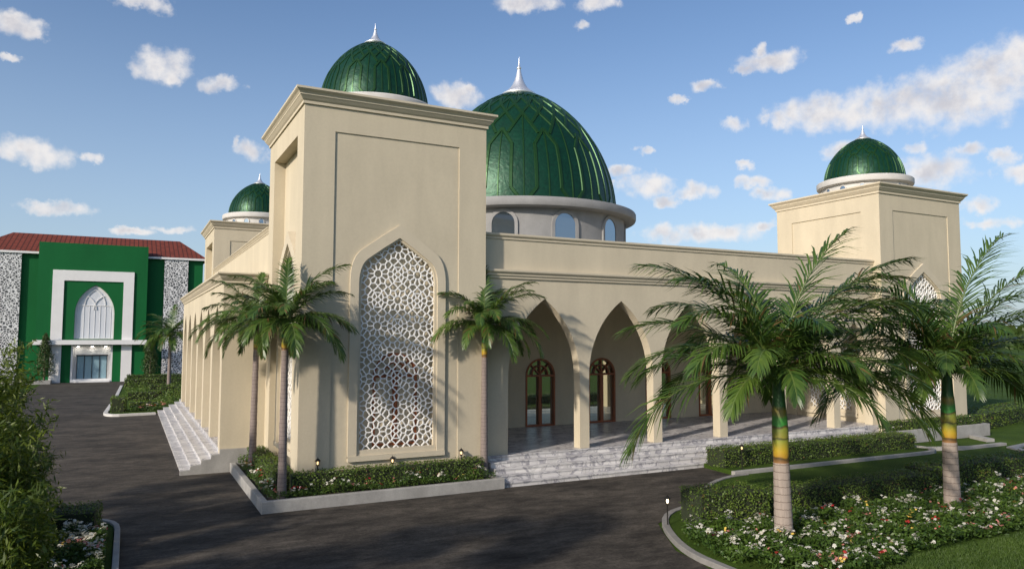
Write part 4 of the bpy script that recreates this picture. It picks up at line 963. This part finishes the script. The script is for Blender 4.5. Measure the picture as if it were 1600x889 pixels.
make_palm((18.65, 11.85, .08), 'large palm with thick ringed trunk further right, rising from white flowers', PG, 1.84, 3.72, .205, .17, .16, big2, 62, 1.22, .046, trunk_m, (-.05, 0))
sm = [(12, 66, 2.1, 66), (168, 66, 2.0, 66), (348, 10, 2.0, 86), (210, 20, 1.9, 86), (265, 34, 1.7, 86), (305, 4, 1.8, 82), (110, 40, 1.9, 74), (2, 52, 2.0, 74), (-4, 24, 2.1, 82), (-8, 2, 1.9, 88), (175, 50, 1.9, 78), (184, 26, 2.05, 82), (190, 2, 1.95, 84), (95, 84, 1.7, 30), (60, 62, 1.8, 62), (130, 60, 1.8, 62), (40, 28, 1.9, 74), (140, 28, 1.9, 74), (80, 20, 1.8, 76), (100, 0, 1.6, 76), (220, 40, 1.7, 86), (255, 58, 1.6, 78), (290, 40, 1.7, 86), (320, 22, 1.8, 88), (240, 12, 1.6, 84), (275, 6, 1.5, 84), (200, 60, 1.8, 70), (335, 60, 1.8, 70), (30, 4, 1.7, 80), (150, 4, 1.7, 80)]
def jit(L_, s): 
    r_ = random.Random(s); return [(RA+a+r_.uniform(-9, 9), e+r_.uniform(-5, 5), l*r_.uniform(.94, 1.12), d+r_.uniform(-6, 6)) for a, e, l, d in L_]
SG = 'slender palms in the front planter'
make_palm((3.72, 20.42, .24), 'slender palm at the outer corner of the planter, closest to the road', SG, 4.12, 4.95, .12, .085, .085, jit(sm, 1), 50, .62, .038, trunk_s, (.0, .0))
make_palm((3.60, 24.9, .24), 'slender palm behind the corner palm, in front of the side portico wall', SG, 4.05, 4.95, .12, .085, .085, jit(sm, 2), 50, .62, .038, trunk_s, (.05, 0))
make_palm((9.80, 20.85, .24), 'slender palm between the lattice tower and the first front arch', SG, 3.85, 4.95, .12, .085, .085, jit(sm, 3), 50, .62, .038, trunk_s, (-.0, .0))
make_palm((3.0, 66, .1), 'distant palm in the far garden before the patterned screen', None, 3.9, 4.6, .16, .11, .11, jit([(a, e, l*1.35, d) for a, e, l, d in sm], 4), 30, .85, .06, trunk_s)

# ================================================================== CONICAL TREES by the green building
def cone_tree(loc, h, r, label, n=2600):
    t = thing('conical_tree', label, 'tree', loc, 'small conical trees by the green building')
    m = MB(); m.tube([(loc[0], loc[1], loc[2]-.05), (loc[0], loc[1], loc[2]+h*.7)], [.09, .03], 8); m.build('trunk', bark, t)
    u = rng.uniform(0, 1, n)**.8; th = rng.uniform(0, 2*PI, n); rad = r*np.minimum(1, (u*7+.25))*(1-u)**.62*rng.uniform(.5, 1.08, n)*(1+.22*np.sin(th*3+u*17))
    P = np.stack([loc[0]+rad*np.cos(th), loc[1]+rad*np.sin(th), loc[2]+.35+u*(h-.35)], 1)
    V, F = leaf_quads(P, np.stack([np.cos(th), np.sin(th), .6+0*th], 1), .17, .5, .7); np_mesh('crown', V, F, tree_leaf, t, loc)
    return t
cone_tree((-6.9, 82.0, .3), 4.4, .95, 'conical tree left of the white portal of the green building')
cone_tree((2.0, 82.0, .3), 4.2, .88, 'conical tree right of the white portal of the green building')

# ================================================================== TALL LEAFY SHRUBS at the left edge
def tall_shrub(loc, h, r, label, n, seed, size=.15):
    rn = random.Random(seed); t = thing('leafy_shrub', label, 'shrub', loc, 'tall leafy shrubs at the left edge')
    st = MB(); P = []; Nn = []
    for k in range(26):
        a = rn.uniform(0, 2*PI); sp = r*rn.uniform(.15, 1)*.9; hh = h*rn.uniform(.55, 1)*(1-.25*sp/r)
        b0 = Vector((loc[0]+math.cos(a)*.15, loc[1]+math.sin(a)*.15, loc[2])); pts = []
        for i in range(9):
            f = i/8; pts.append(b0+Vector((math.cos(a)*sp*f**.8, math.sin(a)*sp*f**.8, hh*(f-.06*f*f))))
        st.tube(pts, [.018*(1-.8*i/8)+.003 for i in range(9)], 5, cap=False)
        m_ = n//26
        for _ in range(m_):
            f = rn.uniform(.08, 1); i = min(7, int(f*8)); q = pts[i].lerp(pts[i+1], f*8-i)
            tw = rn.uniform(0, 2*PI); l = rn.uniform(.02, .42)*(1.1-.5*f); q = q+Vector((math.cos(tw)*l, math.sin(tw)*l, rn.uniform(-.05, .25)*l*2))
            P.append(tuple(q)); Nn.append((math.cos(tw)*.4, math.sin(tw)*.4, .8))
    st.build('stems', leafstem, t)
    V, F = leaf_quads(np.array(P), np.array(Nn), size*1.25, .2, .7); np_mesh('foliage', V, F, shrub_leaf, t, loc); return t
tall_shrub((-2.6, 17.9, .05), 5.5, 1.0, 'tallest leafy shrub filling the left edge of the photo', 13000, 1)
tall_shrub((-1.95, 16.3, .05), 3.9, .7, 'bushy shrub in front of the tallest one at the left edge', 8000, 2)
tall_shrub((-2.2, 19.3, .05), 3.9, 1.0, 'leafy shrub behind the tallest one, reaching towards the road', 7000, 3)
tall_shrub((-1.5, 14.6, .05), 2.5, .5, 'smallest leafy shrub low in the bottom left corner', 3500, 4)

# ================================================================== SHADE TREES beside the road, left of the view
def shade_tree(loc, h, r, label, seed, n=5200, size=.3):
    rn = random.Random(seed); t = thing('shade_tree', label, 'tree', loc, 'shade trees left of the road')
    m = MB(); m.tube([(loc[0], loc[1], -.1), (loc[0]+.15, loc[1], h*.3), (loc[0], loc[1]+.1, h*.62)], [.26, .19, .1], 10)
    cl = []
    for k in range(13):
        a = rn.uniform(0, 2*PI); rr = r*rn.uniform(.25, .85); z = h*rn.uniform(.5, .95); c = Vector((loc[0]+math.cos(a)*rr, loc[1]+math.sin(a)*rr, z)); cl.append((c, r*rn.uniform(.22, .42)))
        m.tube([(loc[0]+.1, loc[1]+.05, h*.42), ((loc[0]+c.x)/2, (loc[1]+c.y)/2, z*.78), tuple(c)], [.09, .05, .02], 6)
    m.build('trunk', bark, t)
    P = []; Nn = []
    for c, q in cl:
        k = n//13; d = rng.normal(0, 1, (k, 3)); d /= np.linalg.norm(d, axis=1)[:, None]; P.append(np.array(c)+d*q*(rng.uniform(0, 1, k)**.4)[:, None]*np.array([1, 1, .7])); Nn.append(d)
    P = np.concatenate(P); Nn = np.concatenate(Nn); V, F = leaf_quads(P, Nn, size, .5, .8); np_mesh('crown', V, F, tree_leaf, t, loc); return t
shade_tree((-5.2, 9.6, 0), 7.2, 2.9, 'broad shade tree beside the road nearest the tall shrubs', 11)
shade_tree((-7.8, 4.0, 0), 7.0, 3.0, 'broad shade tree in the middle of the row beside the road', 12)
shade_tree((-4.5, -1.5, 0), 6.4, 2.6, 'broad shade tree at the camera end of the row beside the road', 13)
shade_tree((-9.5, 18.3, 0), 8.2, 2.0, 'broad shade tree at the far end of the row, behind the tall shrubs', 14)

# ================================================================== DISTANCE
def far_wood(name, x0, y0, x1, y1, h, n, label):
    f = rng.uniform(0, 1, n); w_ = rng.uniform(-18, 18, n); hh = h*(.6+.25*np.sin(f*37)+.2*np.sin(f*91+1)); z = rng.uniform(0, 1, n)**.6*hh
    dx, dy = x1-x0, y1-y0; l = math.hypot(dx, dy); P = np.stack([x0+dx*f-dy/l*w_, y0+dy*f+dx/l*w_, z], 1)
    V, F = leaf_quads(P, np.tile([0, 0, 1.], (n, 1)), 4.2, .8, 1.2); o = np_mesh(name, V, F, tree_leaf, None, (x0, y0, 0)); return tag(o, label, 'wood', None, 'stuff')
far_wood('far_wood', 260, 60, 520, 620, 9, 6000, 'distant line of trees on the horizon behind the right palm')
far_wood('far_wood', -40, 300, 240, 620, 9, 2500, 'distant trees behind the mosque on the horizon')
b = MB()
for i in range(40):
    x = 300+i*45; y = 1500-i*20
hb = []
for i in range(61):
    a = R(20+i*1.2); d = 1500+150*math.sin(i*.5); hb.append((math.sin(a)*d, math.cos(a)*d, 16+9*math.sin(i*.31)+6*math.sin(i*.83+1)))
for i in range(60):
    p, q = hb[i], hb[i+1]
    def sc_(v, k, z): return (v[0]*k, v[1]*k, z)
    b.face([sc_(p, .82, -1), sc_(q, .82, -1), sc_(q, 1, q[2]), sc_(p, 1, p[2])]); b.face([sc_(p, 1, p[2]), sc_(q, 1, q[2]), sc_(q, 1.25, -1), sc_(p, 1.25, -1)])
tag(b.build('hills', mat('far_hill', (.045, .07, .05), .95), smooth=True), kind='structure')

# ================================================================== GARDEN LANTERNS
def lantern(loc, label, h=.5, bright=False):
    t = thing('garden_lantern', label, 'garden lantern', loc, 'small garden lanterns'); x, y, z = loc
    m = MB(); m.lathe([(.05, 0), (.05, .02), (.015, .03), (.014, h-.14), (.045, h-.12), (.05, h-.11), (0, h-.11)], 12, loc); m.build('post', darkmetal, t, smooth=True)
    m = MB()
    for k in range(4): a = PI/2*k+.4; m.tube([(x+.042*math.cos(a), y+.042*math.sin(a), z+h-.11), (x+.048*math.cos(a), y+.048*math.sin(a), z+h-.0)], .006, 4)
    m.lathe([(.08, h), (.075, h+.015), (.03, h+.06), (.008, h+.075), (.008, h+.1), (0, h+.1)], 12, loc); m.lathe([(.0, h-.001), (.08, h)], 12, loc); m.build('cage', darkmetal, t)
    m = MB(); m.lathe([(0, h-.10), (.022, h-.09), (.03, h-.05), (.02, h-.015), (0, h-.01)], 10, loc); m.build('bulb', lampbright if bright else lampglow, t, smooth=True)
    return t
lantern((4.75, 20.88, .24), 'black garden lantern left of the lattice window, above the planter hedge', .82)
lantern((6.9, 20.90, .24), 'black garden lantern below the middle of the lattice window', .72)
lantern((9.05, 20.88, .24), 'black garden lantern by the palm at the right end of the planter', .80)
lantern((18.2, 18.65, .15), 'garden lantern at the left end of the hedge before the marble steps', .72)
lantern((11.35, 14.05, .09), 'lit garden lantern at the road corner of the palm lawn', .62, True)
lantern((35.6, 21.6, 0), 'lit garden lantern beside the far right tower', .8, True)

# ================================================================== LAWN BLADES (nearest lawn)
n = 52000; x = rng.uniform(12.3, 24, n); y = rng.uniform(7.6, 9.9, n); k = (y > 7.6) & (x*.0+y > 7.0+(x-12)*.05)
P = np.stack([x, y, np.full(n, .09)], 1); a = rng.uniform(0, 2*PI, n); ln = rng.uniform(.035, .075, n); tx = rng.normal(0, .02, n); ty = rng.normal(0, .02, n); wv = np.stack([np.cos(a), np.sin(a), 0*a], 1)*.006
V = np.stack([P-wv, P+wv, P+np.stack([tx, ty, ln], 1)], 1).reshape(-1, 3); F = np.arange(3*n).reshape(n, 3)
tag(np_mesh('grass', V, F, grass_leaf, None, (12, 8, .09)), 'short mown grass in front of the palm flower bed', 'grass', None, 'stuff')
